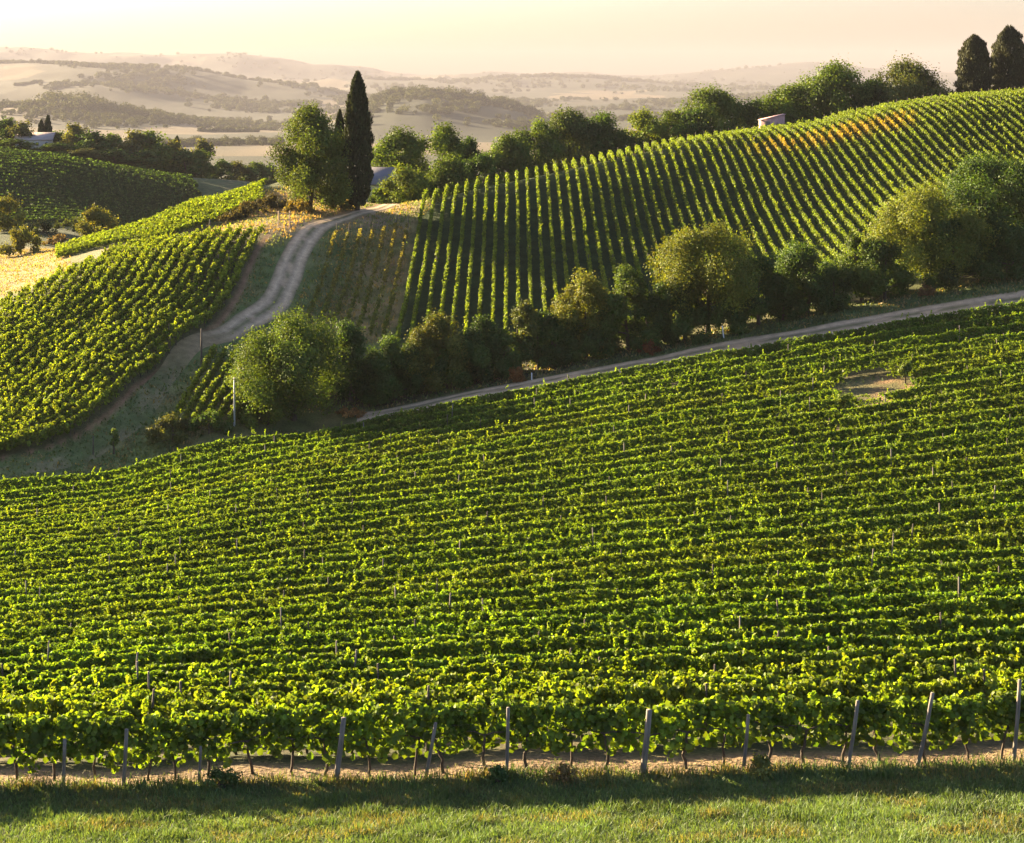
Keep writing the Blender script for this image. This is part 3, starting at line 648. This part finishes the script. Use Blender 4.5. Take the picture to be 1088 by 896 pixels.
DG, YG_, OL = (.044, .080, .014), (.090, .124, .015), (.064, .100, .014)
G_H = 'trees and bushes of the roadside hedgerow'
def hedge(label, px, Y, hpx, wpx, col, shape='round', skirt=.08, name='broadleaf_tree', cat='tree', dens=1.0, stems=1, sink=0.0):
    plant(name, label, cat, px, Y, px2m(hpx * .88, Y), px2m(wpx, Y), shape, skirt, col, dens, None, stems, G_H, 2.0, None, sink)
hedge('big round green tree at the left end of the roadside hedgerow', 312, 158, 126, 140, OL, 'round', .16, stems=1)
hedge('narrow leafy sapling on the left flank of the big round roadside tree', 262, 157, 62, 34, YG_, 'tall', .05, 'young_tree', 'tree')
hedge('low yellow-green bush under the big round roadside tree, left of its trunk', 285, 155.5, 34, 62, YG_, 'bush', .0, 'bush', 'bush')
hedge('low dark bush in the gap beside the short grey pole, at the plot\'s foot', 222, 151.5, 26, 42, DG, 'bush', .0, 'bush', 'bush')
hedge('rounded olive bush at the foot of the little plot, beside the grassy track', 184, 151, 30, 58, (.075, .085, .022), 'bush', .0, 'bush', 'bush')
hedge('dark tree pressed against the right flank of the big round roadside tree', 372, 163, 92, 62, DG, 'round', .03)
hedge('flat-topped dark hedge bush between the round tree and the yellow-crowned bush', 412, 163, 74, 70, DG, 'bush', .0, 'bush', 'bush')
hedge('broad bush with a yellowish crown behind the lower stretch of the road', 466, 165, 84, 88, (.085, .095, .014), 'bush', .0, 'bush', 'bush')
hedge('dark squat bush right of the broad yellow-crowned bush', 514, 165, 72, 62, DG, 'bush', .0, 'bush', 'bush')
hedge('slim upright yellow-green tree in the middle of the roadside hedgerow', 553, 166, 82, 44, (.07, .088, .02), 'tall', .03)
hedge('dark bush tucked between the slim tree and the full yellow-sided tree', 585, 166, 66, 50, DG, 'bush', .0, 'bush', 'bush')
hedge('full tree with yellow left side standing mid hedgerow', 622, 167, 100, 76, (.098, .108, .015), 'round', .03)
hedge('dark round tree right of the full yellow-sided one', 668, 168, 96, 72, OL, 'round', .03)
hedge('dark narrow tree filling the hedge left of the golden-crowned tree', 712, 168, 76, 50, DG, 'tall', .0)
hedge('tall golden-crowned tree rising well above the middle of the hedgerow', 752, 169, 128, 124, (.108, .128, .015), 'round', .26)
hedge('dark low bush at the foot of the golden-crowned tree, on its right', 806, 168.5, 84, 66, DG, 'bush', .0, 'bush', 'bush')
hedge('dome-shaped dark green tree between the golden-crowned and the airy tree', 858, 170, 84, 92, DG, 'round', .06)
hedge('airy mid-green tree left of the large yellow-green hedgerow tree', 916, 171, 80, 66, OL, 'round', .12)
hedge('large yellow-green tree near the right end of the hedgerow', 984, 173, 116, 134, (.100, .124, .015), 'round', .20)
hedge('tallest dark tree at the right end of the hedgerow', 1052, 179, 128, 124, DG, 'round', .04)
hedge('dark bush under the tallest right-end hedgerow tree', 1048, 174, 60, 90, DG, 'bush', .0, 'bush', 'bush')
hedge('dark tree cut by the right picture edge at the hedgerow end', 1112, 180, 118, 90, DG, 'round', .04)
for k, (px, hp, wp) in enumerate([(395, 40, 52), (438, 44, 50), (490, 46, 50), (535, 42, 46), (572, 46, 44), (604, 40, 46), (645, 44, 50), (690, 46, 46), (728, 64, 56), (778, 66, 60), (832, 42, 46), (886, 36, 46), (940, 52, 52), (1012, 60, 64), (1075, 44, 50)]):
    hedge(ordinal(k + 1) + ' low dark undergrowth bush from the left along the foot of the hedgerow', px, 163.5 + .012 * (px - 400), hp * 1.35, wp * 1.2, (.046, .080, .014), 'bush', .0, 'bush', 'bush', .9)
# orange and yellow weeds at the hedge foot
def weed(label, px, Y, h, w, col, name='bush', group=None):
    plant(name, label, 'bush', px, Y, h, w, 'bush', .0, col, .8, None, 1, group, 1.8)
weed('small rusty orange bush at the foot of the hedge, behind the road', 549, 161.2, 1.5, 1.9, (.22, .10, .03))
weed('orange-brown dry scrub at the road\'s lower end, right of the big round tree', 372, 158.5, .8, 3.4, (.22, .12, .04))
weed('reddish dry scrub under the full yellow-sided hedgerow tree', 690, 164.0, 1.2, 2.6, (.16, .06, .02))
weed('brown dry scrub at the trunk of the large yellow-green tree', 985, 168.5, 1.2, 2.2, (.15, .085, .035))

# ---- cypress and its broad companion on the track bend
def cypress(name, label, px, Y, h, w, seed, group=None, col=(.022, .030, .012), leaf=.30, n=15000, tops=1, column=False):
    r = np.random.default_rng(seed); t = thing(name, label, 'tree', PG(px, Y), 0, group)
    zz = r.beta(1.15, 1.25, n); th = r.uniform(0, 2 * np.pi, n)
    prof = np.interp(zz, [0, .06, .2, .45, .7, .88, .97, 1], [.45, .72, .95, 1, .80, .48, .2, .03])
    if column: prof = np.interp(zz, [0, .06, .2, .45, .7, .88, .97, 1], [.5, .8, .95, 1, .9, .62, .28, .05]); zz = zz * (1 - .06 * zz**3 * (.5 + .5 * np.sin(3 * th + seed)))
    fl = 1 + .16 * np.sin(th * 5 + seed + 3 * np.sin(zz * 9)) * r.uniform(.4, 1, n) + .10 * np.sin(zz * 46 + th * 2 + seed)
    rad = w / 2 * prof * fl * r.uniform(.55, 1.08, n)**.5; z = h * (.035 + .965 * zz)
    p = np.stack([np.cos(th) * rad, np.sin(th) * rad, z], 1); nn = nrm(np.stack([np.cos(th), np.sin(th), .25 + 0 * th], 1) + .55 * r.normal(size=(n, 3)))
    cc = np.asarray(col) * np.exp(r.normal(0, .3, n))[:, None]
    N = n; up = nrm(np.stack([np.cos(th) * .25, np.sin(th) * .25, 1 + 0 * th], 1) + .2 * r.normal(size=(n, 3))); tt = nrm(np.cross(up, nn)); sz = (leaf * r.uniform(.7, 1.4, n))[:, None]
    V = np.stack([p - up * sz * .5, p + tt * sz * .3, p + up * sz * 1.1, p - tt * sz * .3], 1).reshape(-1, 3)
    me = mesh_np('crown', V, [(np.arange(N) * 4)[:, None] + np.arange(4)], np.repeat(cc, 4, 0)); obj('crown', me, M_CYP, t)
    g = Geo(); z = np.linspace(-.3, h * .8, 6); g.tube(np.stack([0 * z, 0 * z, z], 1), np.linspace(h * .014 + .08, .03, 6), 8); obj('trunk', g.mesh('trunk', True), M_BARK, t)
    return t
cypress('cypress_tree', 'tall pointed dark cypress standing alone beside the dirt track bend', 380, 229, px2m(147, 229), px2m(30, 229), 3)
cypress('cypress_tree', 'slimmer shorter cypress half hidden between broad tree and tall cypress', 361, 233, px2m(103, 233), px2m(15, 233), 5, n=7000)
plant('broadleaf_tree', 'broad forked olive-coloured tree left of the tall lone cypress', 'tree', 330, 228, px2m(112, 228), px2m(96, 228), 'pear', .08, (.062, .088, .016), 1.0, 41, 3, None, 1.9)
plant('bush', 'low yellow scrub under the broad forked tree by the track', 'bush', 318, 227, 1.6, 5.5, 'bush', 0, (.14, .11, .03), .8, 42, 1, None, 1.8)
plant('bush', 'low green scrub between the forked tree and the tall cypress foot', 'bush', 362, 230, 2.2, 4.0, 'bush', 0, (.085, .085, .022), .8, 43, 1, None, 1.8)
plant('bush', 'low hedge bush hiding the wall of the grey-roofed house', 'bush', 406, 254, 2.9, 6.5, 'bush', 0, OL, 1, 47, 1, None, 1.9)
for k, (px, Y, h, w, lab) in enumerate([(128, 276, 1.6, 5, 'dark scrub in the hollow right of the round golden bush'), (46, 284, 2.0, 7, 'dark scrub in the hollow between the golden bushes'), (78, 300, 2.2, 8, 'dark scrub at the foot of the shaded hill vineyard'), (5, 310, 2.4, 8, 'dark scrub at the left picture edge below the shaded hill')]):
    plant('bush', lab, 'bush', px, Y, h, w, 'bush', 0, (.055, .07, .018), .9, 160 + k, 1, 'scrub in the left hollow', 1.9)
# bank scrub below the small far left field
for k, (px, Y, h, w, lab) in enumerate([(247, 226, 1.3, 5, 'dark low scrub at the left end of the dry bank'), (266, 229, 1.7, 6, 'dark scrub mid way along the dry bank below the small field'),
                                        (288, 232, 1.9, 6, 'dark scrub toward the right end of the dry bank, near the forked tree')]):
    plant('bush', lab, 'bush', px, Y, h, w, 'bush', 0, (.06, .052, .02), .9, 60 + k, 1, 'scrub along the dry bank', 1.8)
# ---- ridge trees behind the upper vineyard
G_R = 'trees on the ridge behind the upper vineyard'
ridge = [ # px, Y, top py, width px, shape, colour, label
    (424, 292, 138, 62, 'round', OL, 'rounded green tree right of the cypress, behind the grey roof'),
    (467, 296, 134, 60, 'round', OL, 'bright-topped tree second right of the cypress on the ridge'),
    (500, 300, 146, 40, 'round', DG, 'dark tree at the gap where the valley shows on the ridge'),
    (432, 254, 177, 56, 'bush', YG_, 'yellow-green bush on the near ridge right of the grey roof'),
    (478, 262, 166, 56, 'bush', OL, 'olive bush behind the leftmost green hillside rows'),
    (512, 270, 165, 44, 'bush', DG, 'dark bush under the valley gap on the ridge'),
    (540, 282, 145, 54, 'round', OL, 'mid-green tree at the left end of the dark ridge clump'),
    (572, 292, 130, 56, 'round', OL, 'round tree rising at the left side of the dark ridge clump'),
    (604, 298, 116, 62, 'round', (.052, .074, .018), 'highest dense tree of the dark ridge clump'),
    (640, 300, 121, 60, 'round', DG, 'dark tree at the right side of the ridge clump'),
    (664, 300, 138, 40, 'bush', DG, 'dark low tree in the notch right of the ridge clump'),
    (688, 302, 117, 48, 'round', YG_, 'yellowish tree just right of the ridge notch'),
    (716, 304, 117, 44, 'round', OL, 'olive tree left of the tall domed ridge tree'),
    (740, 300, 116, 40, 'round', DG, 'small dark tree at the left foot of the domed ridge tree'),
    (757, 304, 93, 62, 'round', OL, 'tall domed tree above the left half of the hillside vineyard'),
    (798, 306, 106, 50, 'round', DG, 'low dark tree between the domed tree and the pink shed'),
    (842, 308, 90, 56, 'round', OL, 'rounded tree directly behind the pink shed'),
    (882, 310, 68, 84, 'round', OL, 'largest dark tree on the ridge, right of the pink shed'),
    (925, 310, 84, 50, 'round', DG, 'dark tree filling the gap right of the largest ridge tree'),
    (962, 310, 66, 84, 'round', (.066, .082, .02), 'broad tree nearest left of the cypress pair on the ridge'),
    (1120, 312, 60, 70, 'round', DG, 'dark tree at the right picture edge behind the cypress pair')]
for i, (px, Y, ty, w, sh, col, lab) in enumerate(ridge):
    g = PG(px, Y); ztop = -(ty - HY) / FPX * Y; h = ztop - g[2]
    plant('ridge_bush' if sh == 'bush' else 'ridge_tree', lab, 'bush' if sh == 'bush' else 'tree', px, Y, h, px2m(w * 1.28, Y), sh, .03, col, .95, 200 + i, 1, G_R, 2.0)
for px, Y, ty, w, s, lab in [(1035, 302, 37, 35, 11, 'brownish left cypress of the dense ridge pair'), (1072, 304, 27, 36, 12, 'taller right cypress of the dense ridge pair')]:
    z = -(ty - HY) / FPX * Y; cypress('cypress_tree', lab, px, Y, z - PG(px, Y)[2], px2m(w, Y), s, 'cypress pair on the ridge', (.030, .033, .013), .30, 20000, 1, True)
# ---- yellow trees in the left hollow
for k, (px, Y, ty, w, lab) in enumerate([(8, 292, 210, 46, 'golden tree at the left picture edge in the hollow'), (22, 252, 243, 42, 'golden bush below the left-edge tree, on the dry slope'),
                                         (100, 288, 221, 48, 'round golden bush alone at the hollow before the shaded hill'), (60, 270, 258, 26, 'small brown scrub at the top of the dry slope')]):
    g = PG(px, Y); h = max(1.6, -(ty - HY) / FPX * Y - g[2]); plant('golden_tree' if k != 3 else 'bush', lab, 'tree' if k < 1 else 'bush', px, Y, h, px2m(w, Y), 'bush' if k else 'round', .04, (.12, .125, .022) if k < 3 else (.12, .085, .04), 1, 300 + k, 1, 'golden trees and bushes of the left hollow', 2.0)
# ---- wooded crest of the left hill
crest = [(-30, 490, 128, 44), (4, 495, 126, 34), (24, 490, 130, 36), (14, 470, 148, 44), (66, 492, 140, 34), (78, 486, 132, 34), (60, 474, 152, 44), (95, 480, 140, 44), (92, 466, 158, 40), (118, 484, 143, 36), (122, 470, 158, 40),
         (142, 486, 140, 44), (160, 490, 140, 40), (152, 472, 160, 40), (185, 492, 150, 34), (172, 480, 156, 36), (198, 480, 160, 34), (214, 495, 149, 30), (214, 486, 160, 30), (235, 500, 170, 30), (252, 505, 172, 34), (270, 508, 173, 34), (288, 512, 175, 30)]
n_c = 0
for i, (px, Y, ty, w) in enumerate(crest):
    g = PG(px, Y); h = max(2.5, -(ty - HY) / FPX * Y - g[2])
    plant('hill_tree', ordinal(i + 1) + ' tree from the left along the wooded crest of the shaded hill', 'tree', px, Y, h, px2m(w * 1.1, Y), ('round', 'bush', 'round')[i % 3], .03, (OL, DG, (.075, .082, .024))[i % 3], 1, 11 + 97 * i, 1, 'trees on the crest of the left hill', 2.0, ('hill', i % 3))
for px, ty, s, lab in [(44, 128, 31, 'left dark cypress behind the pale-roofed hill house'), (51, 123, 32, 'right taller cypress behind the pale-roofed hill house'), (188, 146, 33, 'pointed dark conifer among the wooded crest of the shaded hill')]:
    Y = 505; cypress('cypress_tree', lab, px, Y, max(4, -(ty - HY) / FPX * Y - PG(px, Y)[2]), px2m(9 if px < 100 else 12, Y), s, 'dark conifers on the left hill', n=1800, leaf=.6)

# ------------------------------------------------------------------ buildings
def gable_house(name, label, loc, L, Wd, hw, hr, rz, wall_m, roof_m, over=.4, wins=True):
    t = thing(name, label, 'house' if hw > 2.2 else 'shed', loc, rz)
    g = Geo(); x, y = L / 2, Wd / 2
    V = np.array([[-x, -y, -1], [x, -y, -1], [x, y, -1], [-x, y, -1], [-x, -y, hw], [x, -y, hw], [x, y, hw], [-x, y, hw], [-x, 0, hw + hr], [x, 0, hw + hr]])
    g.add(V, np.array([[0, 1, 5, 4], [2, 3, 7, 6], [0, 3, 2, 1]]), np.array([[1, 2, 6, 9, 5], [3, 0, 4, 8, 7]])); obj('wall', g.mesh('wall'), wall_m, t)
    g = Geo(); sl = hr / y
    for sy in (-1, 1):
        yo = y + over; zo = hw - over * sl; b = np.array([[-x - over, sy * yo, zo + .02], [x + over, sy * yo, zo + .02], [x + over, 0, hw + hr + .02], [-x - over, 0, hw + hr + .02]])
        g.add(np.vstack([b, b + np.array([0, 0, .16])]), np.array([[0, 1, 2, 3], [4, 7, 6, 5], [0, 4, 5, 1], [1, 5, 6, 2], [2, 6, 7, 3], [3, 7, 4, 0]]))
    rf = obj('roof', g.mesh('roof'), roof_m, t)
    if wins:
        for wx in np.arange(-x + 1.5, x - .8, 2.6):
            g = Geo(); g.box((wx, -y - .03, hw * .5), (1.0, .1, 1.2)); f = obj('window', g.mesh('window'), M_WHITE, t)
            g = Geo(); g.box((wx, -y - .085, hw * .5), (.8, .03, 1.0)); obj('pane', g.mesh('pane'), M_DARKGLASS, f)
    return t
l = P(393, 195, 266); gz = float(H(l[0], l[1]))
gable_house('house', 'house with a grey slate roof half hidden right of the tall cypress', (l[0], l[1], l[2] - 3.0), 8.5, 8, 3.2, 2.4, R(-8), M_PLASTER, M_SLATE)
l = P(38, 157, 490)
gable_house('house', 'small pale-roofed house among trees on the shaded left hill', (l[0], l[1], l[2]), 11, 7, 2.6, 2.0, R(6), M_PLASTER, M_TILE)
# lean-to shed on the crest
sx = PG(820, 277); ztop = -(122 - HY) / FPX * 277
t = thing('shed', 'small faded pink board shed with slanted roof behind the orange-leaved rows', 'shed', (sx[0], 277, sx[2]))
hs = ztop - sx[2]; wS = px2m(25, 277); g = Geo(); x, y = wS / 2, 1.3
V = np.array([[-x, -y, -.6], [x, -y, -.6], [x, y, -.6], [-x, y, -.6], [-x, -y, hs - .95], [x, -y, hs], [x, y, hs], [-x, y, hs - .95]])
g.add(V, np.array([[0, 1, 5, 4], [1, 2, 6, 5], [2, 3, 7, 6], [3, 0, 4, 7], [0, 3, 2, 1], [4, 5, 6, 7]])); obj('wall', g.mesh('wall'), M_PINK, t)
g = Geo(); b = np.array([[-x - .15, -y - .15, hs - .98], [x + .15, -y - .15, hs + .04], [x + .15, y + .15, hs + .04], [-x - .15, y + .15, hs - .98]]) + np.array([0, 0, .01])
g.add(np.vstack([b, b + np.array([0, 0, .1])]), np.array([[0, 3, 2, 1], [4, 5, 6, 7], [0, 1, 5, 4], [1, 2, 6, 5], [2, 3, 7, 6], [3, 0, 4, 7]])); obj('roof', g.mesh('roof'), M_PINK, t)
g = Geo(); g.box((-x * .45, -y - .03, (hs - 1.0) * .45), (.8, .06, hs * .7)); obj('door', g.mesh('door'), M_POST, t)

# ------------------------------------------------------------------ poles, stakes, gate
def pole(name, label, cat, px, Y, h, r, mat, tilt=0.0, cap=False, group=None):
    t = thing(name, label, cat, PG(px, Y), 0, group); t.rotation_euler.y = tilt
    g = Geo(); z = np.array([-.3, .2, h * .5, h]); g.tube(np.stack([0 * z, 0 * z, z], 1), [r, r, r * .9, r * .8], 9); obj('shaft', g.mesh('shaft', True), mat, t)
    if cap: g = Geo(); g.box((0, 0, h + .03), (r * 2.6, r * 2.6, .06)); obj('cap', g.mesh('cap'), mat, t)
    return t
pole('pole', 'slim dark pole rising at the top of the little vine plot', 'pole', 214, 168, 3.9, .11, M_POSTDARK)
pole('pole', 'pale grey pole left of the big round roadside tree', 'pole', 249, 153.5, 4.6, .10, M_STEEL, 0, True)
pole('stake', 'white marker stake on the verge above the dirt road', 'stake', 769, 164.6, 1.3, .07, M_WHITE, R(-7))
pole('stake', 'tiny pale stake at the road edge below the hedge', 'stake', 565, 161.0, .75, .06, M_WHITE)
pole('stake', 'dark short stake at the left end of the topmost vines near the track', 'stake', 99, 150, 1.8, .07, M_POSTDARK)
pole('stake', 'wooden corner stake at the top left corner of the left vineyard', 'stake', 222, 212.5, 2.3, .14, M_POSTDARK, R(4))
t = thing('gate', 'rough timber gate frame of two posts and rails by the track', 'gate', PG(302, 214))
for s in (-.75, .75):
    g = Geo(); z = np.array([-.3, 1.0, 2.3]); g.tube(np.stack([s + 0 * z, 0 * z, z], 1), [.1, .09, .085], 8); obj('post', g.mesh('post', True), M_WOODY, t)
for zz in (1.1, 1.9): g = Geo(); g.box((0, -.06, zz), (1.6, .05, .12)); obj('rail', g.mesh('rail'), M_WOODY, t)
# lone young vine in the bare patch
plant('young_vine', 'lone bushy young vine standing over the bare patch in the lower vineyard', 'vine', 962, 138, 1.9, 1.5, 'bush', .45, (.09, .13, .022), 1, 71, 1, None, 1.8)
plant('young_vine', 'stray upright vine at the near left edge of the bare patch', 'vine', 897, 128.5, 2.2, 1.3, 'tall', .2, (.09, .13, .022), 1, 72, 1, None, 1.8)
plant('young_vine', 'spindly tall shoot at the left end of the topmost lower rows', 'vine', 121, 150, 2.4, .8, 'tall', .3, (.09, .13, .022), 1, 73, 1, None, 1.8)

# ------------------------------------------------------------------ grass
def blades(name, X, Y, hgt, wid, col, kind='stuff'):
    n = len(X); Z = H(X, Y); th = rng.uniform(0, 2 * np.pi, n); bend = rng.normal(0, .45, (n, 2)) * hgt[:, None]
    b = np.stack([X, Y, Z - .02], 1); s = np.stack([np.cos(th), np.sin(th), 0 * th], 1) * (wid / 2)[:, None]
    tip = b + np.stack([bend[:, 0], bend[:, 1], hgt], 1); mid = b + np.stack([bend[:, 0] * .3, bend[:, 1] * .3, hgt * .6], 1)
    V = np.stack([b - s, b + s, mid + s * .7, tip, mid - s * .7], 1).reshape(-1, 3); k = (np.arange(n) * 5)[:, None]
    me = mesh_np(name, V, [k + np.array([0, 1, 2, 4]), k + np.array([2, 3, 4])], np.repeat(col, 5, 0)); o = obj(name, me, M_GRASS); return o
n = 330000; X = rng.uniform(-25, 25, n); Y = YF + .9 - rng.uniform(0, 1, n)**.92 * 10.8
pt = fbm(X / 1.3, Y / .8, 81); keep = rng.random(n) < (.35 + 1.0 * pt) * (1 - .93 * sstep(-.62, -.2, Y - YF + .9 * (fbm(X / .7, Y / 3., 88) - .5))); X, Y, pt = X[keep], Y[keep], pt[keep]; n = len(X)
edge = np.exp(-((YF - .65 - Y) / .4)**2)
big = sstep(.5, .72, fbm(X / .9, Y / .7, 83)); hg = .07 + .16 * big * rng.random(n) + .10 * rng.random(n) + .30 * edge * rng.random(n)**2
hg *= np.where(Y > YF - .3, .5, 1); 
yel = np.clip(sstep(.52, .68, fbm(X / 1.6, Y / .9, 85)) * .8 + edge * sstep(.45, .6, fbm(X / 1.1, Y / 2, 86)), 0, 1) * (rng.random(n) < .55)
c = tint(n, (.072, .118, .034), .28, .1); c = c * (1 - yel[:, None]) + tint(n, (.16, .135, .045), .2, .08) * yel[:, None]
tag(blades('meadow_grass', X, Y, hg, .014 + .014 * rng.random(n), c), 'rough green grass strip with yellowed tufts along the foot of the vines', 'grass', None, 'stuff')
# coarse tufts: verge, track sides, dry slope, banks
n = 170000; px = rng.uniform(-40, 1120, n); Y = rng.uniform(140, 262, n); X = (px - CX) / FPX * Y; rY = Y - roadY(X)
dt = np.sqrt(np.min((X[:, None] - TRKD[None, ::3, 0])**2 + (Y[:, None] - TRKD[None, ::3, 1])**2, 1))
m1 = (np.abs(rY) > 2.4) & (rY < 9) & (rY > -5) & (X > -24); m2 = ((dt > 2.2) | ((Y < 168) & (rng.random(n) < .8))) & (dt < 9) & (X > edgeX(Y) + .8) & (Y < 240); m3 = (rng.random(n) < .4) & (X < -14) & (Y > 178) & (Y < 228) & (px > 300) & (dt > 2.3)
m4 = (px < 75) & (Y > 200 - .15 * (X + 60)) & (px < 100); m5 = (Y > 211) & (Y < 250) & (px > 150) & (px < 380) & (dt > 2.3)
m6 = (PG_patch(X, Y) > .3) & (rng.random(n) < .4); m4 &= rng.random(n) < .5; k = m1 | m2 | m3 | m4 | m5 | m6; X, Y, px, dt, m3, m4, m5 = [q[k] for q in (X, Y, px, dt, m3, m4, m5)]; n = len(X)
dryv = np.clip(sstep(.45, .62, fbm(X / 2.5, Y / 2.5, 87)) * .7 + .65 * m4 + .5 * m5 + .25 * m3, 0, 1); dr = (rng.random(n) < dryv)[:, None]
c = np.where(dr, tint(n, (.21, .165, .065), .22, .08), tint(n, (.095, .125, .036), .22, .1))
c[m3] *= np.array([1.45, 1.3, 1.1])  # tufts among the withered rows lightened to stand in for sunlight
tag(blades('verge_grass', X, Y, (.12 + .28 * rng.random(n)**2) * np.where(m3, 1.5, 1), .12 + .12 * rng.random(n), c), 'patchy green and straw-coloured grass along the road, track and dry slopes', 'grass', None, 'stuff')
# weeds at the foot of the front row
for k, (px, h, w, col, lab) in enumerate([(235, .45, 1.1, (.075, .11, .025), 'low green weed clump in the grass before the second leaning post'), (528, .4, .8, (.06, .10, .025), 'dark green weed tuft in the grass at the middle of the front row'),
                                          (808, .5, 1.0, (.12, .13, .03), 'yellow-green weed clump at the grass edge right of centre'), (600, .35, .9, (.20, .14, .05), 'straw-coloured weed clump at the edge of the bare soil strip')]):
    plant('weed_clump', lab, 'weeds', px, YF - 1.1, h, w, 'bush', 0, col, .6, 400 + k, 1, None, 2.6)

# ------------------------------------------------------------------ far woods (read as masses in the haze)
def far_wood(name, label, pts, hmin, hmax, wr=1.15, col=(.034, .04, .019)):
    Pp, Nn, Sz, Cc = [], [], [], []
    for (px, Y) in pts:
        X = (px - CX) / FPX * Y; h = hmin + (hmax - hmin) * rng.random()**1.6; w = h * rng.uniform(.7, 1.3) * wr; z = float(H(X, Y)); lf = min(.32 * h, max(1.4 * Y / FPX, .12 * h)); m = int(min(260, 9 * h * w / lf**2))
        d = nrm(rng.normal(size=(m, 3))); rd = rng.uniform(.3, 1, m)**.4 * (1 + .35 * (vnoise(d[:, 0] * 2.2 + px, d[:, 2] * 2.2 + d[:, 1] + Y, 4) - .5) * 2)
        Pp.append(d * rd[:, None] * np.array([w / 2, w / 2, h * .52]) + np.array([X, Y, z + h * .45])); Nn.append(nrm(d + .5 * rng.normal(size=(m, 3)))); Sz.append(np.full(m, lf) * rng.uniform(.7, 1.3, m)); Cc.append(tint(m, np.asarray(col) * math.exp(rng.normal(0, .2)), .15, .1))
    V, F, C = leaf_geo(np.vstack(Pp), np.vstack(Nn), np.concatenate(Sz), np.vstack(Cc)); o = obj(name, mesh_np(name, V, F, C), M_TREE); return tag(o, label, 'woodland', None, 'stuff')
def strip(px0, px1, Y, n, dY=25): return [(rng.uniform(px0, px1), Y + rng.normal(0, dY)) for _ in range(n)]
far_wood('far_wood', 'hazy wood on the low rise at the far left of the valley', strip(50, 112, 3900, 110, 60), 16, 44)
far_wood('far_wood', 'hazy lower tree belt right of the far left wood', strip(112, 170, 3860, 80, 50), 14, 32)
far_wood('far_wood', 'hazy tree line on the far left rise at the picture edge', strip(-40, 46, 3920, 60, 40), 10, 22)
far_wood('far_wood', 'hazy belt of trees crossing the valley floor at left', strip(165, 300, 2500, 80, 30), 8, 17)
far_wood('far_wood', 'hazy wooded crest of the mid valley hill right of the cypress', strip(392, 575, 4010, 230, 35), 9, 27)
far_wood('far_wood', 'hazy pair of trees on the end of the mid valley hill', strip(478, 512, 3950, 26, 25), 20, 38)
far_wood('far_wood', 'faint wooded skyline of the long second ridge at left', strip(-60, 372, 7605, 420, 60), 4, 20, 2.2)
far_wood('far_wood', 'faint trees along the middle ridge behind the vineyard ridge', strip(390, 760, 11000, 420, 25), 6, 30, 1.8)
for lab_, y0_, y1_, n_, sd in (('hazy scattered woods on the slopes of the valley hills', 2700, 5200, 2600, 5), ('faint scattered woods on the long second ridge', 5600, 7700, 2600, 6), ('faint scattered woods on the farthest slopes', 9000, 15800, 1600, 8)):
    pp_ = rng.uniform(-60, 900, n_ * 3); yy_ = y0_ * (y1_ / y0_)**rng.random(n_ * 3); xx_ = (pp_ - CX) / FPX * yy_
    kk_ = fbm(xx_ / 330., yy_ / 520., 120 + sd) + .06 * rng.normal(size=n_ * 3) > .56
    far_wood('far_wood', lab_, list(zip(pp_[kk_][:n_], yy_[kk_][:n_])), 6 + y0_ * .0006, 13 + y0_ * .0016, 1.5)
hl_ = []
for _ in range(16):
    p0, w0, Y0 = rng.uniform(-20, 620), rng.uniform(18, 80), 1900 + 4500 * rng.random()**1.4
    hl_ += [(p0 + q + rng.normal(0, .5), Y0 * (1 + .0012 * q)) for q in np.arange(0, w0, 2600. / Y0)]
far_wood('far_wood', 'thin hedgerows between the fields of the hazy valley', hl_, 5, 13, 1.5)

# ------------------------------------------------------------------ haze
g = Geo(); g.box((0, 11050, 40), (46000, 22500, 740))
hz = obj('haze', g.mesh('haze'), None)
m, nn_, ll = new_mat('haze'); out = nn_.new('ShaderNodeOutputMaterial'); pv = nn_.new('ShaderNodeVolumePrincipled')
pv.inputs['Color'].default_value = (.29, .285, .315, 1); pv.inputs['Density'].default_value = 0.000068; pv.inputs['Anisotropy'].default_value = 0.0
ll.new(pv.outputs[0], out.inputs['Volume']); hz.data.materials.append(m)
tag(hz, 'warm evening haze filling the valley', 'haze', None, 'stuff')
